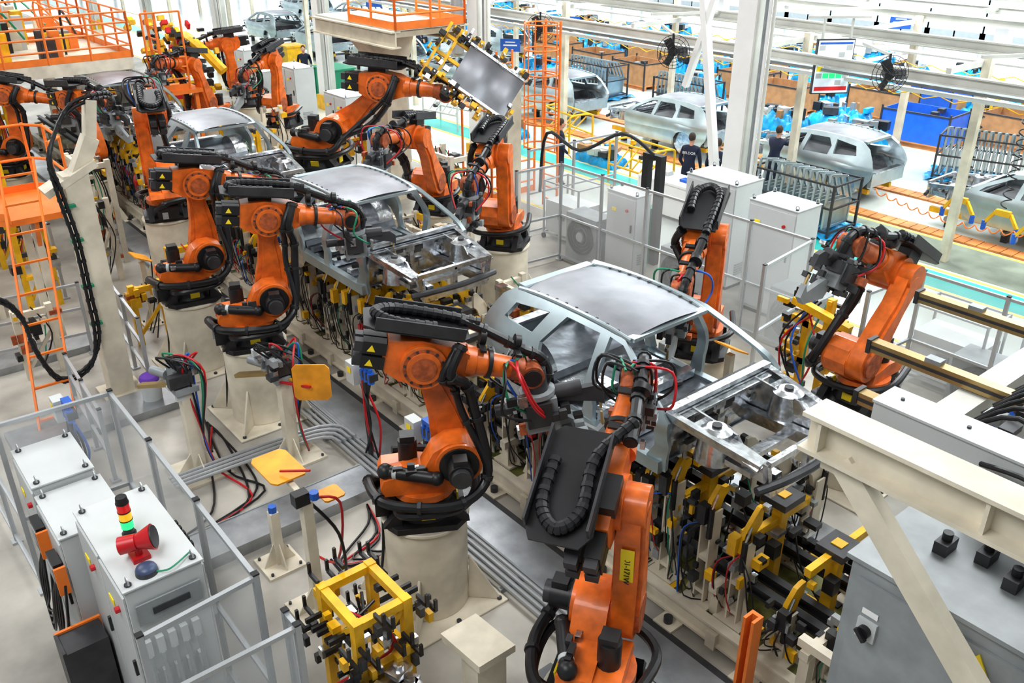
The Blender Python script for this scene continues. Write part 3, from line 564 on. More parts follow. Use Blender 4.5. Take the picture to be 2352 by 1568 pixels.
for sx in(-.42,.42):
    for i in range(11):
        y=cy-.44+i*.088; z=R_(.75,1.45); g.box((cx+sx,y,z),(.16,.028,.045),BLK); g.box((cx+sx+.08*(1 if sx>0 else -1),y,z+.06),(.028,.028,.13),BLK); g.box((cx+sx*.9,y,z-.15),(.08,.05,.10),random.choice([YEL,DGR,BLK]))
for i in range(8):
    x=cx-.38+i*.11; g.box((x,cy+.38,R_(.9,1.35)),(.03,.16,.05),BLK); g.box((x,cy-.38,R_(.8,1.3)),(.03,.16,.05),BLK)
for i in range(40): g.box((cx+R_(-.38,.38),cy+R_(-.35,.35),R_(.5,1.2)),(R_(.04,.12),R_(.04,.12),R_(.04,.1)),random.choice([BLK,DGR,SIL,YEL]))
for m in(HOS,GRN,RED,HOS,HOS): g.tube([(cx+R_(-.2,.2),cy+R_(-.2,.2),1.2),(cx+R_(-.3,.3),cy+R_(-.3,.3),.9),(cx+R_(-.3,.3),cy+R_(-.3,.3),.3)],.016,m)
g.build('gripper_tool_frame')
g=G()
for i in range(12): q=R_(-.25,.25); w=R_(-.25,.25); g.box((-5.05+q*.9,3.25+w-.6,.70+.03*(i%3)),(.16,.2,.05),SIL,Matrix.Rotation(R_(0,1),3,'Z')); g.cyl((-5.05+q,2.65+w,.72),(-5.05+q,2.65+w+.01,.82),.05,SIL)
g.bb(-5.35,-4.75,2.95-.6,3.5-.6,.62,.68,SIL); g.bb(-5.3,-4.8,2.4,2.85,.05,.62,MGR); g.build('stamped_part_tray')
g=G(); cx,cy=-6.05,10.5
g.prism([(cx-.45,cy-.3),(cx+.3,cy-.4),(cx+.5,cy+.1),(cx+.2,cy+.4),(cx-.4,cy+.3)],.0,.1,YEL,'z')
for dx in(-.16,.16): g.beam((cx+dx,cy,.1),(cx+dx,cy,2.0),.1,.1,YEL)
g.beam((cx-.4,cy,1.55),(cx+.4,cy,1.45),.1,.1,YEL); g.beam((cx-.35,cy,.9),(cx+.35,cy,1.0),.1,.1,YEL); g.beam((cx-.3,cy-.2,1.9),(cx+.6,cy-.2,1.75),.12,.1,YEL)
for i in range(80):
    z=.45+1.6*random.random(); s=random.choice([-1,1]); g.box((cx+s*R_(.1,.5),cy+R_(-.25,.25),z),(R_(.05,.18),R_(.05,.12),R_(.04,.1)),random.choice([BLK,BLK,YEL,DGR,SIL,YEL]))
for m in(GRN,RED,HOS,HOS,BLU,RED): g.tube([(cx+R_(-.3,.3),cy,1.9),(cx+R_(-.4,.4),cy-.3,1.3),(cx+R_(-.3,.3),cy-.2,.4)],.015,m)
g.build('gripper_tool_stand')
g=G(); g.bb(-3.36,-3.24,5.52,5.56,.07,1.2,ORR); g.bb(-3.36,-3.33,5.42,5.52,.07,1.2,ORR); g.bb(-3.27,-3.24,5.42,5.52,.07,1.2,ORR); g.box((-3.3,5.5,.07),(.2,.12,.02),ORR); g.build('orange_guard_post')
for x,y,z in((-12.4,8.75,1.5),(-9.5,8.9,1.35),(-6.2,8.75,1.6),(-3.1,8.75,1.2),(-15.4,4.2,1.2)):
    g=G(); gusset_post(g,x,y,z,.09,base=.35); octo(g,(x,y,z+.1),.2,.16,ORB,Matrix.Rotation(1.1,4,'X')); g.build('electrode_tip_collector')
# ---------------------------------------------------------------- right foreground gantry
g=G(); g.ibeam((-2.2,3.93,4.38),(.6,3.93,4.38),.22,.24,CRM,.025)
for x in(-2.1,-1.2,-.3): g.bb(x-.01,x+.01,3.84,4.02,4.285,4.475,CRM)
g.beam((-1.98,3.93,4.26),(-.35,3.93,2.65),.09,.14,CRM); g.bb(.25,.45,3.83,4.03,0,4.26,CRM); g.box((-1.95,3.93,4.2),(.3,.02,.1),CRM); g.beam((-.35,3.93,2.65),(.25,3.93,2.06),.09,.14,CRM); g.build('steel_gantry_frame')
g=G(); g.bb(-2.0,.6,4.12,5.4,1.75,1.9,CRM)
for x in(-1.0,.5):
    for y in(4.2,5.0): g.bb(x-.06,x+.06,y-.06,y+.06,.07,1.75,CRM)
g.build('mezzanine_platform')
g=G(); g.bb(-1.92,.45,4.17,5.2,1.90,3.5,MGR); g.bb(-1.95,.48,4.14,5.23,3.5,3.53,MGR)
g.bb(-1.86,-.8,4.15,4.168,2.0,3.4,MGR); g.bb(-.76,.4,4.15,4.168,2.0,3.4,MGR)
g.box((-1.74,4.14,3.08),(.12,.02,.14),GRY); g.cyl((-1.74,4.13,3.08),(-1.74,4.09,3.08),.04,BLK); g.box((-1.74,4.075,3.08),(.09,.03,.025),BLK,Matrix.Rotation(.8,3,'Y')); g.box((-1.74,4.145,3.2),(.1,.005,.04),WHT)
g.prism([(-1.2,3.25),(-1.06,3.25),(-1.13,3.37)],4.138,4.148,SYE); g.box((-.55,4.145,3.3),(.16,.006,.05),BLK); g.box((-.55,4.14,3.3),(.14,.006,.012),WHT)
for i in range(8): g.box((-1.6+i*.2,4.6+.1*(i%2),3.57),(.08,.14,.08),DGR); g.cyl((-1.6+i*.2,4.6+.1*(i%2),3.6),(-1.6+i*.2,4.6+.1*(i%2),3.66),.03,BLK)
for i,m in enumerate((HOS,HOS,HOS,HOS,RED,SGN,HOS,HOS,HOS,HOS)): g.tube([(-1.7+i*.1,5.1,3.55),(-1.5+i*.12,4.85,3.78),(-1.0+i*.1,4.62+i*.04,3.76),(-.3,4.4+i*.06,3.64),(.4,4.25+i*.05,3.6)],.035 if m is HOS else .022,m)
g.build('control_cabinet')
g=G(); g.bb(-2.75,.5,5.75,6.0,3.42,3.6,GRY); g.bb(-2.75,.5,5.72,6.03,3.6,3.62,GRY)
for i in range(6): g.cyl((-2.6+i*.5,5.88,3.62),(-2.6+i*.5,5.88,3.635),.015,DGR)
g.tube([(-1.9,5.7,3.5),(-1.5,5.5,3.65),(-1.0,5.55,3.5)],.02,HOS)
g.bb(.3,.5,5.78,5.91,0,3.42,CRM); g.build('cable_trunking_box')
g=G()
for y,x0 in((8.76,-3.95),(7.35,-3.65),(6.4,-3.2)): 
    g.beam((x0,y,3.2),(.3,y,3.2),.11,.11,GLD); g.box((x0,y,3.2),(.04,.14,.14),DGR); g.box((x0+.6,y,3.27),(.14,.1,.05),MGR); g.beam((x0,y-.057,3.2),(.3,y-.057,3.2),.01,.03,DGR)
g.beam((-2.65,6.1,3.03),(-2.65,10.2,3.03),.24,.2,STW); g.beam((-.9,6.1,3.03),(-.9,12,3.03),.24,.2,STW); g.bb(-.1,.1,10.2,10.4,0,2.95,CRM); g.beam((-2.65,10.3,3.05),(.1,10.3,3.05),.2,.2,CRM)
for i in range(36): g.box((R_(-2.4,-1.0),R_(6.2,8.6),3.25),(R_(.08,.3),R_(.06,.2),R_(.05,.15)),random.choice([DGR,MGR,ORR,BLK,GLD,BLK]))
for i in range(8): g.tube([(-2.4,6.3+i*.2,3.2),(-2,6.5+i*.2,3.5),(-1.2,6.3+i*.1,3.3)],.02,random.choice([HOS,RED,HOS,HOS]))
g.build('overhead_lift_gantry')
def cart(x,y,w=1.1,d=.7,h=1.0):
    g=G()
    for sx in(-1,1):
        for sy in(-1,1): g.beam((sx*w/2,sy*d/2,.08),(sx*w/2,sy*d/2,h+.35),.035,.035,ALU); g.cyl((sx*w/2,sy*d/2-.02,.06),(sx*w/2,sy*d/2+.02,.06),.06,BLK)
    g.box((0,0,h*.55),(w-.06,d-.06,.7),GRY)
    for z in(h+.33,.15): g.beam((-w/2,-d/2,z),(w/2,-d/2,z),.03,.03,ALU); g.beam((-w/2,d/2,z),(w/2,d/2,z),.03,.03,ALU); g.beam((-w/2,-d/2,z),(-w/2,d/2,z),.03,.03,ALU); g.beam((w/2,-d/2,z),(w/2,d/2,z),.03,.03,ALU)
    g.box((0,-d/2+.01,.6),(.2,.02,.1),MGR); return g.build('service_cart',(x,y,0))
cart(-5.2,13.1); cart(-3.6,13.1); cart(-13.8,13.0); cart(-2.6,10.9)
def reel(x,y):
    g=G(); g.box((x,y,.5),(.9,.5,1.0),MGR)
    for r in(.15,.22,.29,.36): g.tube([(x+r*math.cos(t*math.pi/8),y-.27,.55+r*math.sin(t*math.pi/8)) for t in range(17)],.03,HOS if r!=.22 else DGR,n=6,k=2)
    g.cyl((x,y-.3,.55),(x,y-.25,.55),.1,GRY); g.build('hose_reel_unit')
for x in(-12.75,-10.1,-7.6,-2.7,-4.4): reel(x,12.52)
cabinet(-11.0,-9.8,13.4,14.2,2.1,GRY); cabinet(-9.2,-8.2,13.0,13.7,2.1,GRY); cabinet(-12.15,-11.35,12.4,12.8,1.7,GRY); cabinet(-2.4,-1.5,13.0,13.6,1.9,GRY)
g=G(); g.bb(-12.1,-11.95,13.3,13.45,0,2.2,BLK); g.bb(-11.75,-11.6,13.3,13.45,0,2.2,BLK); g.bb(-12.1,-11.6,13.3,13.45,2.2,2.3,BLK); g.bb(-11.94,-11.76,13.25,13.5,.0,1.2,GRN); g.tube([(-11.8,13.3,2.3),(-12.3,12.9,2.7),(-13.0,12.4,2.3),(-13.9,12.3,2.5),(-14.1,12.3,1.2)],.035,HOS); g.build('hydraulic_lift_column')
for i,(x,y) in enumerate(((-28.5,13.2),(-25.3,13.2),(-22.6,13.0),(-30.8,12.9),(-33,13.5),(-35,14))): cabinet(x,x+1.3,y,y+.7,1.5 if i%2 else 1.9,GRY)
# ---------------------------------------------------------------- left orange access tower
g=G(); cx,cy,z=-16.2,2.75,2.35
pr=[(-.8,-.4),(-.5,-.65),(.5,-.65),(.8,-.4),(.8,.4),(.5,.65),(-.5,.65),(-.8,.4)]
g.prism([(cx+a,cy+b) for a,b in pr],z-.1,z,ORR,'z')
for i in range(8):
    a=pr[i];b=pr[(i+1)%8]; g.cyl((cx+a[0],cy+a[1],z-.05),(cx+a[0],cy+a[1],z+1.15),.025,ORR,n=8)
    if i!=3:
        for h in(.55,1.12): g.cyl((cx+a[0],cy+a[1],z+h),(cx+b[0],cy+b[1],z+h),.025,ORR,n=8)
        g.beam((cx+a[0],cy+a[1],z+.06),(cx+b[0],cy+b[1],z+.06),.01,.12,ORR)
for s in(-.25,.25): g.beam((cx+.8,cy+s-.1,z+.9),(cx+3.6,cy-.9+s,0),.03,.09,ORR)
for i in range(9): t=i/9+.05; g.beam((cx+.8+2.8*t,cy-.35-.8*t,(z+.9)*(1-t)),(cx+.8+2.8*t,cy+.15-.8*t,(z+.9)*(1-t)),.04,.03,ORR)
for s in(-1,1): g.bb(cx+s*.45-.06,cx+s*.45+.06,cy-.06,cy+.06,0,z-.1,CRM); g.beam((cx+s*.7,cy,z-.1),(cx+s*.45,cy,1.7),.06,.06,ORR)
g.build('orange_access_platform')
def rack(x,y,m,h=2.0,n=3,w=1.0,name='yellow_jig_rack'):
    g=G()
    for i in range(n):
        xx=x+i*w
        for s in(-.25,.25): g.bb(xx-.05,xx+.05,y+s-.05,y+s+.05,0,h,m)
        g.beam((xx,y-.2,h-.1),(xx,y+.2,h-.1),.08,.1,m); g.beam((xx,y-.2,.2),(xx,y+.2,h*.6),.05,.05,m)
    for z in(.15,h*.5,h-.06): g.beam((x,y-.25,z),(x+(n-1)*w,y-.25,z),.07,.07,m)
    for i in range(n*16): g.box((x+R_(0,(n-1)*w),y+R_(-.35,.35),R_(.4,h)),(R_(.05,.22),R_(.05,.2),R_(.05,.18)),random.choice([m,DGR,SIL,BLK,YEL,BLK,ORD]))
    for i in range(n*3): a=x+R_(0,(n-1)*w); g.tube([(a,y,h),(a+R_(-.4,.4),y+.2,h*.6),(a+R_(-.3,.3),y,.1)],.012,random.choice([RED,HOS,GRN,HOS,HOS]),n=5)
    return g.build(name)
rack(-15.3,4.9,YEL,1.4,1); rack(-19.8,4.6,CRM,2.2,2,name='cream_jig_frame'); rack(-22.2,2.9,YEL,2.4,3); rack(-14.2,8.9,CRM,1.4,2,name='cream_jig_frame'); rack(-17.0,9.0,YEL,1.5,2); rack(-21.8,8.7,YEL,1.8,2); rack(-26.5,4.2,YEL,2.4,2); rack(-10.8,8.8,CRM,1.2,2,name='cream_jig_frame'); rack(-18.6,1.9,CRM,2.0,2,1.2,name='cream_jig_frame')
rack(-14.7,4.0,YEL,1.1,1); rack(-17.9,4.2,CRM,1.7,1,name='cream_jig_frame'); rack(-14.6,2.2,CRM,1.2,1,name='cream_jig_frame')
rack(-19.5,10.9,YEL,1.6,1); rack(-16.2,11.0,CRM,2.0,2,name='cream_jig_frame'); rack(-22.6,10.2,CRM,1.9,1,name='cream_jig_frame'); rack(-28,8.8,YEL,2.2,2); rack(-20.0,3.0,YEL,1.6,1)
rack(-31.5,8.6,YEL,2.4,3); rack(-24.0,2.2,YEL,2.6,2); rack(-17.4,2.9,YEL,1.9,1)
# upper-left mezzanine with orange railings
g=G(); x0,x1,y0,y1,z=-33,-24.6,1.5,7.5,3.2
g.bb(x0,x1,y0,y1,z-.3,z,CRM)
for x in(x0+.3,x1-.3,(x0+x1)/2):
    for y in(y0+.3,y1-.3): g.bb(x-.15,x+.15,y-.15,y+.15,0,z-.3,CRM); g.beam((x,y,z-.9),(x,y+(.6 if y<4 else -.6),z-.3),.15,.15,CRM)
def rail(g,a,b,z,m=ORR,h=1.1):
    a=V((*a,z));b=V((*b,z)); n=max(1,round((b-a).length/1.0))
    for i in range(n+1): p=a.lerp(b,i/n); g.cyl(p,p+V((0,0,h)),.03,m,n=8)
    for k in(.3,.6,.85,h): g.cyl(a+V((0,0,k)),b+V((0,0,k)),.025,m,n=8)
    g.beam(a+V((0,0,.08)),b+V((0,0,.08)),.012,.16,m)
rail(g,(x1,y0),(x1,y1),z);rail(g,(x0,y1),(x1,y1),z);rail(g,(x0,y0),(x1,y0),z);rail(g,((x0+x1)/2,y0),((x0+x1)/2,y1),z)
for i in range(70): q=R_(.2,.9); g.box((R_(x0+1,x1-.8),R_(y0+.5,y1-.6),z+q/2),(R_(.15,.45),R_(.15,.45),q),random.choice([MGR,DGR,GRY,BLK,ORR,YEL,CRM]))
for i in range(26): a,b=R_(x0+1,x1-1),R_(y0+1,y1-1); g.tube([(a,b,z),(a+R_(-.5,.5),b,z+1.1),(a+R_(-.8,.8),b+.5,z+.4)],.03,random.choice([HOS,RED,ORR,GRN,HOS]),n=6)
g.build('mezzanine_with_orange_railing')
g=G(); x,y=-25.2,8.3
for s in(-.3,.3): g.beam((x+s,y,0),(x+s,y,4.2),.06,.06,ORR)
for i in range(13): g.beam((x-.3,y,.3*i+.2),(x+.3,y,.3*i+.2),.04,.04,ORR)
rail(g,(x+.5,y-.4),(x+.5,y+.6),2.2,h=2.0); g.bb(x-.6,x+.6,y+.05,y+.9,2.1,2.2,ORR); g.bb(x+.4,x+.5,y+.7,y+.8,0,2.1,ORR); g.bb(x-.5,x-.4,y+.7,y+.8,0,2.1,ORR); g.build('orange_access_stair')
g=G(); cx,cy=-29.9,10.4
g.beam((cx,cy,0),(cx,cy,2.0),.4,.4,YEL); g.tube([(cx,cy,2.0),(cx+.5,cy+.1,2.9),(cx+2.4,cy-.1,2.9),(cx+3.2,cy+.3,2.2)],.16,YEL)
for i in range(220): g.box((cx+R_(-1.6,2.6),cy+R_(-.9,.6),R_(.7,3.3)),(R_(.08,.28),R_(.08,.22),R_(.08,.18)),random.choice([YEL,YEL,BLK,DGR,RED,YEL,BLK]),Matrix.Rotation(R_(-.6,.6),3,'Y'))
g.build('yellow_gripper_changer')
g=G(); z=4.2; X0,X1,Y0,Y1=-20.2,-16.7,10.5,12.3
for y in(Y0,Y1): g.ibeam((X0,y,z),(X1,y,z),.25,.35,CRM,.03)
for i in range(4): x=X0+.15+i*(X1-X0-.3)/3; g.beam((x,Y0,z+.1),(x,Y1,z+.1),.15,.12,CRM)
g.bb(X0,X1,Y0,Y1,z+.18,z+.21,STW); rail(g,(X1,Y0),(X1,Y1),z+.2); rail(g,(-18.6,Y0),(X1,Y0),z+.2); rail(g,(-18.6,Y1),(X1,Y1),z+.2)
g.bb(-19.3,-18.7,11.4,12.0,0,z-.9,CRM); g.prism([(10.8,z-.18),(12.2,z-.18),(12.0,z-.9),(11.4,z-.9)],-19.4,-18.6,CRM,'x'); g.build('overhead_service_gantry')
g=G(); g.bb(-16.4,-16.0,12.95,13.35,0,3.1,CRM); g.bb(-16.4,-16.0,12.4,13.6,3.1,3.35,CRM); g.beam((-16.2,12.45,3.15),(-16.2,13.0,2.4),.12,.12,CRM); g.build('cream_portal_post')
g=G(); x,y=-15.9,14.2
for s in(-.25,.25): g.cyl((x+s,y,0),(x+s,y,4.4),.03,ORR,n=8)
for i in range(14): g.cyl((x-.25,y,.3*i+.2),(x+.25,y,.3*i+.2),.018,ORR,n=6)
for i in range(6):
    z=1.6+i*.55; g.tube([(x+.36*math.sin(t)*1.1,y-.35+.38*math.cos(t),z) for t in[math.pi*k/6 for k in range(13)]],.02,ORR,n=6,k=2)
for t in(-2.2,-1.2,3.14,1.2,2.2): g.cyl((x+.4*math.sin(t),y-.35+.38*math.cos(t),1.5),(x+.4*math.sin(t),y-.35+.38*math.cos(t),4.4),.016,ORR,n=6)
g.build('orange_caged_ladder')
g=G(); x,y=-17.8,14.3
for s in(-.25,.25): g.cyl((x,y+s,0),(x,y+s,3.5),.03,ORR,n=8)
for i in range(11): g.cyl((x,y-.25,.3*i+.2),(x,y+.25,.3*i+.2),.018,ORR,n=6)
rail(g,(x-.6,y-.9),(x+.6,y-.9),0,h=2.2); rail(g,(x+.6,y-.9),(x+.6,y+.5),0,h=2.2); g.build('orange_caged_ladder')
# ---------------------------------------------------------------- building
def slab(n,x0,x1,y0,y1,z0,z1,m): g=G(); g.bb(x0,x1,y0,y1,z0,z1,m); return g.build(n)
slab('floor',-95,8,-12,50,-.2,0,CON)
slab('floor_coating_aisle',-95,8,13.9,50,0,.004,FLG)
slab('floor_lane_turquoise',-95,8,16.75,17.55,.004,.008,TEA)
g=G()
for y in(16.62,17.62,19.42,13.95): g.bb(-95,8,y,y+.09,.004,.009,LYL)
g.build('floor_lane_yellow_lines')
slab('floor_lane_grey_green',-13,8,17.8,19.4,.004,.008,GMT)
g=G()
for i in range(150): x=-32+i*.26; q=R_(0,.006); g.bb(x,x+.24,19.55,19.98,.004,.05+q,WOD); g.bb(x,x+.24,21.85,22.3,.004,.05+q,WOD)
g.build('wooden_plank_walkway')
slab('ceiling',-95,8,-12,50,11.5,11.7,WHT)
slab('wall_south',-95,8,-12.3,-12,-.2,11.5,PAN); slab('wall_east',8,8.3,-12,50,-.2,11.5,PAN)
def winwall(name,ax,c,a0,a1):
    g=G()
    def B(u0,u1,z0,z1,m,t=.12):
        if ax=='x': g.bb(u0,u1,c,c+t,z0,z1,m)
        else: g.bb(c-t,c,u0,u1,z0,z1,m)
    B(a0,a1,0,.35,PAN,.3); B(a0,a1,5.2,6.2,PAN,.3); B(a0,a1,10.6,11.5,PAN,.3)
    n=int((a1-a0)/3)
    for i in range(n+1): u=a0+(a1-a0)*i/n; B(u-.15,u+.15,0,11.5,WIN,.2)
    for i in range(2*n): u=a0+(a1-a0)*i/n/2; B(u-.04,u+.04,0,11.5,WIN,.1)
    for z in(1.5,2.7,4,7.5,9): B(a0,a1,z-.05,z+.05,WIN,.09)
    return g.build(name)
winwall('wall_north','x',50,-95,8); winwall('wall_west','y',-95,-12,50)
for i,x in enumerate((-2.4,-11.4,-20.4,-29.4,-38.4,-47.4,-56.4)):
    g=G(); g.bb(-.24,.2,-.22,-.19,.5,11.5,WHT); g.bb(-.24,.2,.19,.22,.5,11.5,WHT); g.bb(-.04,.04,-.19,.19,.5,11.5,WHT); g.bb(.2,.24,-.22,.22,.5,11.5,STW); g.bb(-.3,.3,-.3,.3,0,.5,YEL)
    for k in range(3): g.cyl((.36+k*.09,-.12,0),(.36+k*.09,-.12,11.5),.035,[MGR,WHT,STW][k],n=8)
    if i==1: g.beam((-.35,0,.4),(-2.0,0,8.5),.18,.14,WHT); g.beam((-1.6,0,3.2),(-.26,0,7.4),.14,.12,WHT)
    g.build('steel_column',(x,15.5,0))
for x in(-2,-14,-26,-38,-50,-62):
    g=G(); g.bb(-.22,.22,-.22,.22,1.2,11.5,WHT); g.bb(-.28,.28,-.28,.28,0,1.2,YEL); g.beam((.2,0,4.5),(2.5,0,9.5),.15,.15,WHT); g.beam((-.2,0,4.5),(-2.5,0,9.5),.15,.15,WHT); g.build('steel_column',(x,33,0))
g=G()
for y in(15.5,33): g.ibeam((-95,y,9),(8,y,9),.3,.6,WHT,.04)
for x in(-2.4,-11.4,-20.4,-29.4,-38.4,-47.4,-56.4): g.ibeam((x,-12,10.8),(x,50,10.8),.3,.8,WHT,.04)
g.build('roof_truss_beams')
g=G(); Q=g.tube([(-20.85,15.1,3.0),(-20.85,15.1,11.4)],.17,ALU,n=14)
for i in range(60): g.cyl((-20.85,15.1,3+.14*i),(-20.85,15.1,3.03+.14*i),.18,ALU,n=14)
g.box((-20.85,15.15,2.95),(.1,.5,.1),ALU); g.build('spiral_air_duct')
g=G(); g.bb(-20.15,-20.14,15.3,15.7,2.3,2.95,SYE); g.bb(-20.62,-20.22,15.255,15.27,2.3,2.95,SYE); sg=g.build('column_grid_sign')
text('sign_text','G\n8',.30,(-20.42,15.25,2.66),(math.pi/2,0,0),BLK,sg); text('sign_text_side','G\n8',.30,(-20.135,15.5,2.66),(math.pi/2,0,math.pi/2),BLK,sg)
g=G()
for y,z in((16.9,3.9),(18.4,3.6),(18.6,4.3),(22.9,3.6),(23.1,4.2),(27.5,4.0),(31,4.0)):
    g.ibeam((-60,y,z),(6,y,z),.14,.2,STW,.03)
for y in(17.15,22.6): g.beam((-60,y,3.70),(6,y,3.70),.3,.06,MGR)
for i in range(17):
    x=-60+i*4; g.beam((x,16.9,4.05),(x,31,4.05),.1,.1,STW)
    if i%2: g.beam((x+.5,17.0,4.35),(x+3.5,23,4.35),.06,.06,STW)
    for y in(18.25,23.0):
        if i%2==0 or x>-12: g.bb(x-.08+.1,x+.08+.1,y-.08,y+.08,0,4.2,CRM)
    g.beam((x,18.4,3.3),(x,22.9,3.3),.12,.06,WHT) 
for y in(17.5,19.2,21.9): g.tube([(-60,y,3.5),(6,y,3.5)],.05,WHT,n=8)
g.build('overhead_conveyor_frame')
g=G()
for y in(18.8,22.2):
    n=140
    g.tube([(-40+i*.33,y,3.2-.10*(i%2)) for i in range(n)],.012,YEL,n=5,k=2)
g.build('festoon_cable_line')
for x,y,z in((-12.9,14.9,4.0),(-8.8,16.3,3.95),(-16.8,14.6,4.1)):
    g=G(); g.cyl((0,-.02,0),(0,.14,0),.10,DGR)
    for r in(.12,.2,.27,.34): g.tube([(r*math.cos(t*math.pi/8),-.10+.08*(r/.34)**2,r*math.sin(t*math.pi/8)) for t in range(17)],.006,BLK,n=4,k=2)
    for i in range(16): t=i*math.pi/8; g.cyl((0,-.1,0),(.34*math.cos(t),-.02,.34*math.sin(t)),.005,BLK,n=4)
    for i in range(3):
        t=i*2.09; g.M=Matrix.Rotation(t,4,'Y'); g.grid(lambda u,v:(.08+.22*u,-.04+.08*(v-.5),(v-.5)*.16),3,3,DGR)
    g.M=Matrix.Identity(4); g.beam((0,.1,0),(0,.12,.35),.04,.04,DGR); g.beam((0,.12,.33),(0,1.5,.33),.05,.05,STW); g.build('wall_fan',(x,y,z),.9)
g=G(); X,Y,Z=-10.6,17.25,3.75
g.M=Matrix.Translation((X,Y,Z))@Matrix.Rotation(1.0,4,'Z'); g.box((0,0,0),(.80,.08,1.1),DGR); g.box((0,-.045,0),(.76,.01,1.05),SCR)
for i in range(5):
    for j in range(6):
        mm=[SCR,SCR,GRY,SYE,LGN,SCR][j] if (i+j)%4 else GRY
        if mm is not SCR: g.box((-.29+i*.145,-.052,.38-j*.14),(.125,.004,.10),mm)
g.box((0,-.053,-.44),(.7,.004,.08),LRD); g.box((0,-.053,.47),(.7,.004,.04),BLU); g.beam((-.3,0,.55),(-.3,0,.95),.04,.04,STW); g.beam((.3,0,.55),(.3,0,.95),.04,.04,STW); g.M=Matrix.Identity(4); g.beam((X-.4,Y-.5,Z+.97),(X+.4,Y+.5,Z+.97),.05,.05,STW); g.build('production_status_monitor')
for x,y,z in((-21.8,20.2,3.3),(-30,18,3.4),(-14,26,3.6),(-8,27,3.6),(-36,18,3.5),(-21.5,17.5,2.9)):
    g=G(); g.box((0,0,0),(.6,.02,.36),SGN); g.box((0,-.012,.0),(.42,.003,.04),WHT); g.box((0,-.012,.09),(.3,.003,.03),WHT); g.beam((-.25,0,.18),(-.25,0,.5),.02,.02,STW); g.beam((.25,0,.18),(.25,0,.5),.02,.02,STW); g.build('blue_station_sign',(x,y,z),.7)
for x,y in((-7.2,18.9),(-6.4,18.5),(-5.0,19.1),(-8.2,19.1)):
    g=G(); g.tube([(.09*math.cos(t*.9),.09*math.sin(t*.9),3.3-t*.03) for t in range(70)],.014,HOS if x<-6 else ORR,n=5,k=2); g.box((0,0,3.4),(.3,.2,.3),YEL)
    g.box((0,0,1.1),(.3,.1,.12),YEL); g.beam((-.15,0,1.1),(-.35,.05,.8),.06,.06,YEL); g.beam((.15,0,1.1),(.35,-.05,.85),.06,.06,YEL); g.cyl((-.35,.05,.85),(-.35,.05,.65),.05,BLU); g.cyl((.35,-.05,.85),(.35,-.05,.68),.05,BLU); g.build('hanging_assembly_tool',(x,y,0))
g=G(); g.tube([(-10.0+i*.045,18.75+.05*math.cos(i*1.1),.95+.05*math.sin(i*1.1)-.25*math.sin(i/90*math.pi)) for i in range(100)],.014,ORR,n=5,k=2); g.build('coiled_air_hose')
def doorrack(x,y):
    g=G()
    for sx in(-1.1,1.1):
        for sy in(-.55,.55): g.beam((sx,sy,.0),(sx,sy,1.25),.05,.05,DGR)
    for z in(.15,.7,1.22):
        for sy in(-.55,.55): g.beam((-1.07,sy,z),(1.07,sy,z),.04,.04,DGR)
        for sx in(-1.1,1.1): g.beam((sx,-.52,z),(sx,.52,z),.04,.04,DGR)
    for i in range(12):
        xx=-.95+i*.17; c=[(-.5,.2),(.45,.2),(.5,.75),(.2,1.3),(-.45,1.42),(-.5,.8)]
        for a,b in zip(c,c[1:]+c[:1]): g.beam((xx,a[0],a[1]),(xx+.0,b[0],b[1]),.05,.05,CAR)
        g.prism([(-.5,.2),(.45,.2),(.5,.78),(-.5,.82)],xx-.012,xx+.012,CAR,'x')
    g.grid(lambda u,v:(-1.3+2.6*u+.05*math.sin(v*20),-.7+1.5*v,.02+.09*math.sin(u*17+v*5)**2),24,16,TRP); return g.build('door_panel_rack',(x,y,0))
d0=doorrack(-11.3,18.0); dup(d0,(-10.2,24.6,0),.3); dup(d0,(-20.5,24.6,0)); dup(d0,(-25,24.6,0))
OCC=[(-11.3,18.1,1.5),(-10.2,24.6,1.7),(-20.5,24.6,1.6),(-25,24.6,1.6)]+[(x,26.4,2.4) for x in(-34,-40,-46)]+[(x,33,.7) for x in(-2,-14,-26,-38)]
def free(x,y,r):
    if any(math.hypot(x-a,y-b)<r+c for a,b,c in OCC): return False
    if abs(y-23)<r+.2: return False
    OCC.append((x,y,r)); return True
def tarp(x,y,w,d,h):
    g=G(); sd=R_(0,50)
    def f(u,v):
        a=u*2-1;b=v*2-1; e=max(abs(a),abs(b)); z=h*(1-e**8)*(.85+.15*math.sin(sd+a*9)*math.cos(b*8+sd))+.06*math.sin(a*31+b*23)*(1-e)
        return(a*w/2*(1+.06*math.sin(b*15+sd)),b*d/2*(1+.06*math.sin(a*13+sd)),max(.006,z))
    g.grid(f,24,20,TRP)
    for i in range(12): g.box((R_(-w/2,w/2)*.8,R_(-d/2,d/2)*.8,h*.85+.1),(R_(.1,.5),R_(.05,.3),R_(.1,.35)),random.choice([DGR,SIL,MGR,CRD,STW,TRP,BLK]),Matrix.Rotation(R_(0,3),3,'Z'))
    return g.build('blue_film_covered_parts',(x,y,0))
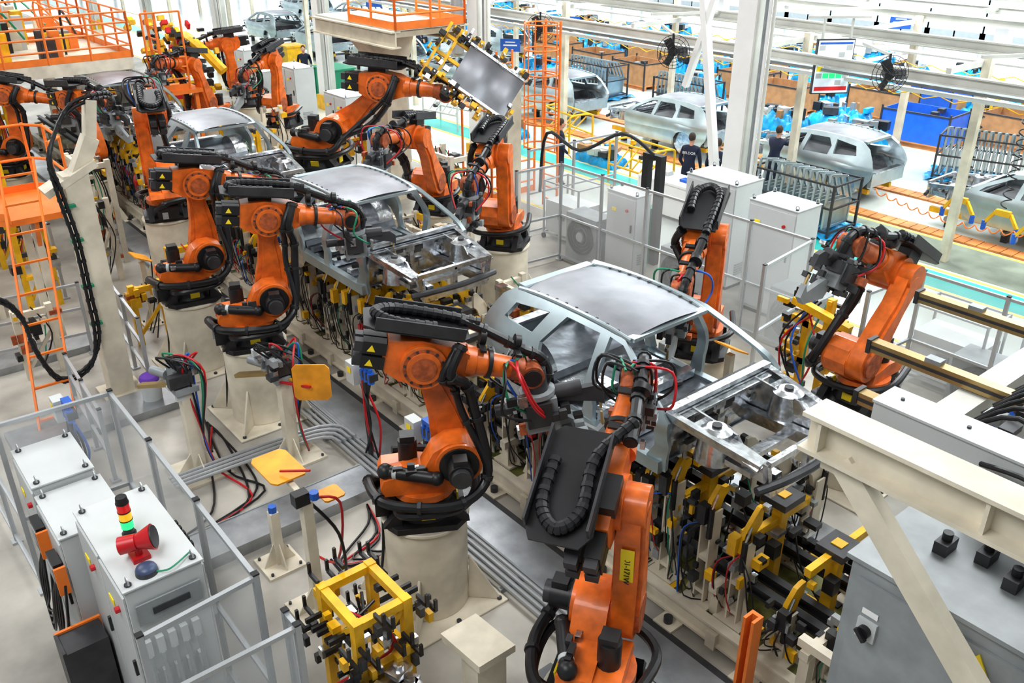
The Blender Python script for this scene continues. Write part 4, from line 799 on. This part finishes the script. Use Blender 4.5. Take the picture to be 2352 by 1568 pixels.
def crate(x,y,w,d,h,m=CRD):
    OCC.append((x,y,max(w,d)*.55))
    g=G(); g.bb(-w/2,w/2,-d/2,d/2,.14,.18,WOD)
    for s in(-1,0,1): g.bb(-w/2,w/2,s*d*.42-.05,s*d*.42+.05,0,.14,WOD)
    t=.03
    g.bb(-w/2,w/2,-d/2,-d/2+t,.18,h,m);g.bb(-w/2,w/2,d/2-t,d/2,.18,h,m);g.bb(-w/2,-w/2+t,-d/2+t,d/2-t,.18,h,m);g.bb(w/2-t,w/2,-d/2+t,d/2-t,.18,h,m)
    for sx in(-1,1):
        for sy in(-1,1): g.beam((sx*w/2,sy*d/2,0),(sx*w/2,sy*d/2,h+.1),.05,.05,DGR)
    g.beam((-w/2,-d/2,h),(w/2,-d/2,h),.05,.04,DGR); g.beam((w/2,-d/2,h),(w/2,d/2,h),.05,.04,DGR)
    for i in range(8): g.box((R_(-w/2+.15,w/2-.15),R_(-d/2+.15,d/2-.15),R_(.3,h*.95)),(.2,.2,.12),random.choice([DGR,SIL,MGR,TRP]))
    return g.build('cardboard_parts_crate' if m is CRD else 'blue_parts_container',(x,y,0),R_(-.08,.08))
for x,y in((-18.7,27.7),(-21,28.6),(-25.2,27.2),(-28,27.6),(-31,28),(-16,29.5),(-11.2,29),(-9.2,30),(-22.5,31.3),(-28,31),(-6.2,28.2),(-34,30.5)): crate(x,y,1.9,1.3,1.0)
crate(-13.3,27.2,2.1,1.4,1.05,BLU); crate(-15.5,32,2.1,1.4,1.05,BLU)
def pipecart(x,y,m=YEL):
    OCC.append((x,y,1.0))
    g=G()
    for sx in(-.8,.8):
        g.tube([(sx,-.4,.0),(sx,-.4,.9),(sx,-.3,1.1),(sx,.3,1.1),(sx,.4,.9),(sx,.4,.0)],.03,m)
    for sy,z in((-.4,.5),(.4,.5),(-.3,1.1),(.3,1.1)): g.cyl((-.8,sy,z),(.8,sy,z),.03,m)
    for i in range(5): g.beam((-.6+i*.3,-.3,.5),(-.6+i*.3,.3,1.0),.03,.03,m)
    for i in range(6): g.box((R_(-.6,.6),R_(-.3,.3),R_(.6,1.2)),(.1,.12,.1),random.choice([m,DGR,SIL]))
    g.build('tubular_parts_trolley',(x,y,0),R_(-.3,.3))
for x,y in((-8.6,27.3),(-6.8,26.3),(-20.0,18.5),(-15.7,17.2),(-3.5,25.5),(-31,18.6),(-24.5,17.3)): pipecart(x,y,YEL if x>-23 else STW)
cnt=0
for i in range(1500):
    x=R_(-48,-13); y=R_(24.0,38); r=R_(.7,1.1)
    if cnt<130 and free(x,y,r): tarp(x,y,r*1.7,r*1.45,R_(.4,1.0)); cnt+=1
for x,y in((-18.0,18.0),(-22.3,18.0)): tarp(x,y,1.6,.7,.35)
g=G(); g.prism([(-.35,0.05),(.35,.05),(.42,1.0),(-.42,1.0)],-.4,.4,YEL); g.bb(-.46,.46,-.44,.44,1.0,1.07,YEL); g.cyl((-.3,-.42,.1),(-.3,.42,.1),.1,BLK); g.build('yellow_waste_bin',(-37.3,18.1,0))
g=G(); g.bb(-.7,.7,-.5,.5,.0,1.1,GRN); g.bb(-.75,.75,-.55,.55,1.1,1.15,GRN)
for i in range(5): g.bb(-.6+i*.28,-.5+i*.28,-.53,-.5,.1,1.1,GRN)
g.build('green_waste_container',(-30.9,16.6,0))
g=G(); g.bb(-.9,.9,-.4,.4,.85,.9,WHT); g.bb(-.86,.86,-.38,-.36,.1,.85,WHT); g.bb(-.9,-.86,-.4,.4,0,.85,WHT); g.bb(.86,.9,-.4,.4,0,.85,WHT); g.bb(-.86,.86,.3,.34,.1,.85,WHT); g.box((.3,0,.93),(.3,.2,.06),BLU); g.box((-.4,.1,.95),(.2,.2,.1),GRY); g.build('workbench',(-13.5,16.1,0))
# ---------------------------------------------------------------- people
def skinobj(name,verts,edges,rad,m,parent,root=0,sub=1):
    me=bpy.data.meshes.new(name); me.from_pydata(verts,edges,[]); o=bpy.data.objects.new(name,me); COL.objects.link(o); me.materials.append(m)
    o.modifiers.new('skin','SKIN'); 
    for i,r in enumerate(rad): me.skin_vertices[0].data[i].radius=(r,r) if not isinstance(r,tuple) else r
    me.skin_vertices[0].data[root].use_root=True
    s=o.modifiers.new('sub','SUBSURF'); s.levels=sub; s.render_levels=sub; o.modifiers['skin'].use_smooth_shade=True
    o.parent=parent; return o
def person(loc,yaw,reach=0,lean=0,label=None):
    e=bpy.data.objects.new('factory_worker',None); COL.objects.link(e); e.location=loc; e.rotation_euler=(0,0,yaw)
    l=lean; H=.92; sh=1.44
    vs=[(0,0,H),(l*.4,0,H+.26),(l,0,sh-.04),(l,.0,sh+.06)]; ed=[(0,1),(1,2),(2,3)]; rd=[(.15,.12),(.14,.11),(.17,.11),.065]
    hands=[]
    for s in(-1,1):
        i=len(vs)
        vs+=[(0,s*.10,H-.08),(.03,s*.11,.48),(0,s*.11,.09),(.14,s*.12,.045)]; ed+=[(0,i),(i,i+1),(i+1,i+2),(i+2,i+3)]; rd+=[.095,.065,.05,.045]
        i=len(vs)
        if reach: el=(l+.24,s*.24,sh-.16); wr=(l+.48,s*.18,sh-.12)
        else: el=(l-.02,s*.26,sh-.34); wr=(l+.16,s*.22,sh-.54)
        vs+=[(l,s*.19,sh-.05),el,wr]; ed+=[(2,i),(i,i+1),(i+1,i+2)]; rd+=[.062,.048,.036]; hands.append((s,V(el),V(wr)))
    skinobj('body_clothing',vs,ed,rd,NAV,e,0,2)
    for s,el,wr in hands:
        d=(wr-el).normalized(); pv=[tuple(wr-d*.02),tuple(wr+d*.09)]; pe=[(0,1)]; pr=[.024,(.036,.018)]
        skinobj('palm',pv,pe,pr,SKN,e,0,1)
        side=d.cross(V((0,0,1))).normalized(); dn=V((0,0,-1))
        for k,(o,ln) in enumerate(((-.028,.075),(-.009,.085),(.010,.08),(.028,.062))):
            b=wr+d*.085+side*o; skinobj('finger_%d'%(k+1),[tuple(b),tuple(b+d*ln*.5),tuple(b+d*ln*.85+dn*ln*.35)],[(0,1),(1,2)],[.0095,.009,.0075],SKN,e,0,1)
        b=wr+d*.03+side*(-s*.03); skinobj('thumb',[tuple(b),tuple(b+d*.03-side*s*.03),tuple(b+d*.065-side*s*.038)],[(0,1),(1,2)],[.012,.011,.009],SKN,e,0,1)
    g=G(); c=V((l+.02,0,sh+.20)); g.cyl((l,0,sh+.02),(l+.01,0,sh+.14),.055,SKN,.05,12); g.sph(c,.105,SKN,(.95,.76,1.15),16); g.sph(c+V((.02,0,-.07)),.07,SKN,(1,.8,.8),12)
    g.prism([(.09,.01),(.125,-.03),(.09,-.04)],-.014,.014,SKN); g.v[-6:]=[p+c for p in g.v[-6:]]
    for s in(-1,1): g.sph(c+V((.088,s*.033,.012)),.012,WHT,n=8); g.sph(c+V((.097,s*.033,.012)),.006,BLK,n=6); g.sph(c+V((0,s*.082,-.005)),.025,SKN,(.6,.3,1.2),8)
    g.box(c+V((.095,0,-.062)),(.01,.045,.008),RED); g.sph(c+V((-.018,0,.03)),.108,HAI,(.93,.80,1.08),16)
    h=g.build('head',(0,0,0)); h.parent=e
    if label: text('back_lettering',label,.09,(l-.135,0,sh-.14),(math.pi/2,0,-math.pi/2),WHT,e,True)
    return e
person((-13.05,19.2,0.0),math.radians(95),reach=1,lean=.12)
person((-13.9,16.95,0.01),math.radians(110),label='BELDOR',lean=.08); person((-13.15,17.0,0.01),math.radians(100),label='BELDOR',lean=.08)
person((-13.1,18.3,0.01),math.radians(200)); person((-17.1,15.6,0),math.radians(60)); person((-32.4,16.2,0),math.radians(-30)); person((-36,23.8,0),0)
# ---------------------------------------------------------------- lights
w=bpy.data.worlds.new('world'); bpy.context.scene.world=w; w.use_nodes=True; bg=w.node_tree.nodes['Background']; bg.inputs[0].default_value=(.88,.95,1,1); bg.inputs[1].default_value=2.6
def area(x,y,z,sx,sy,p,col=(.98,.99,1),rot=(0,0,0)):
    L=bpy.data.lights.new('ceiling_light','AREA'); L.shape='RECTANGLE'; L.size=sx; L.size_y=sy; L.energy=p; L.color=col; o=bpy.data.objects.new('ceiling_light',L); o.location=(x,y,z); o.rotation_euler=rot; COL.objects.link(o)
for x in(-4,-16,-30,-50):
    for y in(-2,9): area(x,y,10.2,6,3.4,740)
    for y in(21,34): area(x,y,10.2,8,5,2000,(.93,.98,1))
# ---------------------------------------------------------------- camera
f=2050.0; th=math.atan(1034/f); al=math.atan(1876/(f/math.cos(th)))
h=V((-math.cos(al),math.sin(al),0)); r=V((h.y,-h.x,0)); up=h*math.sin(th)+V((0,0,math.cos(th))); fw=h*math.cos(th)-V((0,0,math.sin(th)))
cm=bpy.data.cameras.new('camera'); cm.sensor_width=36; cm.lens=36*f/2352; cm.clip_end=300; co=bpy.data.objects.new('camera',cm); COL.objects.link(co)
co.matrix_world=Matrix(((r.x,up.x,-fw.x,0),(r.y,up.y,-fw.y,0),(r.z,up.z,-fw.z,7.0),(0,0,0,1)))
sc=bpy.context.scene; sc.camera=co; sc.view_settings.view_transform='Standard'; sc.view_settings.look='None'; sc.view_settings.gamma=.9; sc.view_settings.exposure=.06
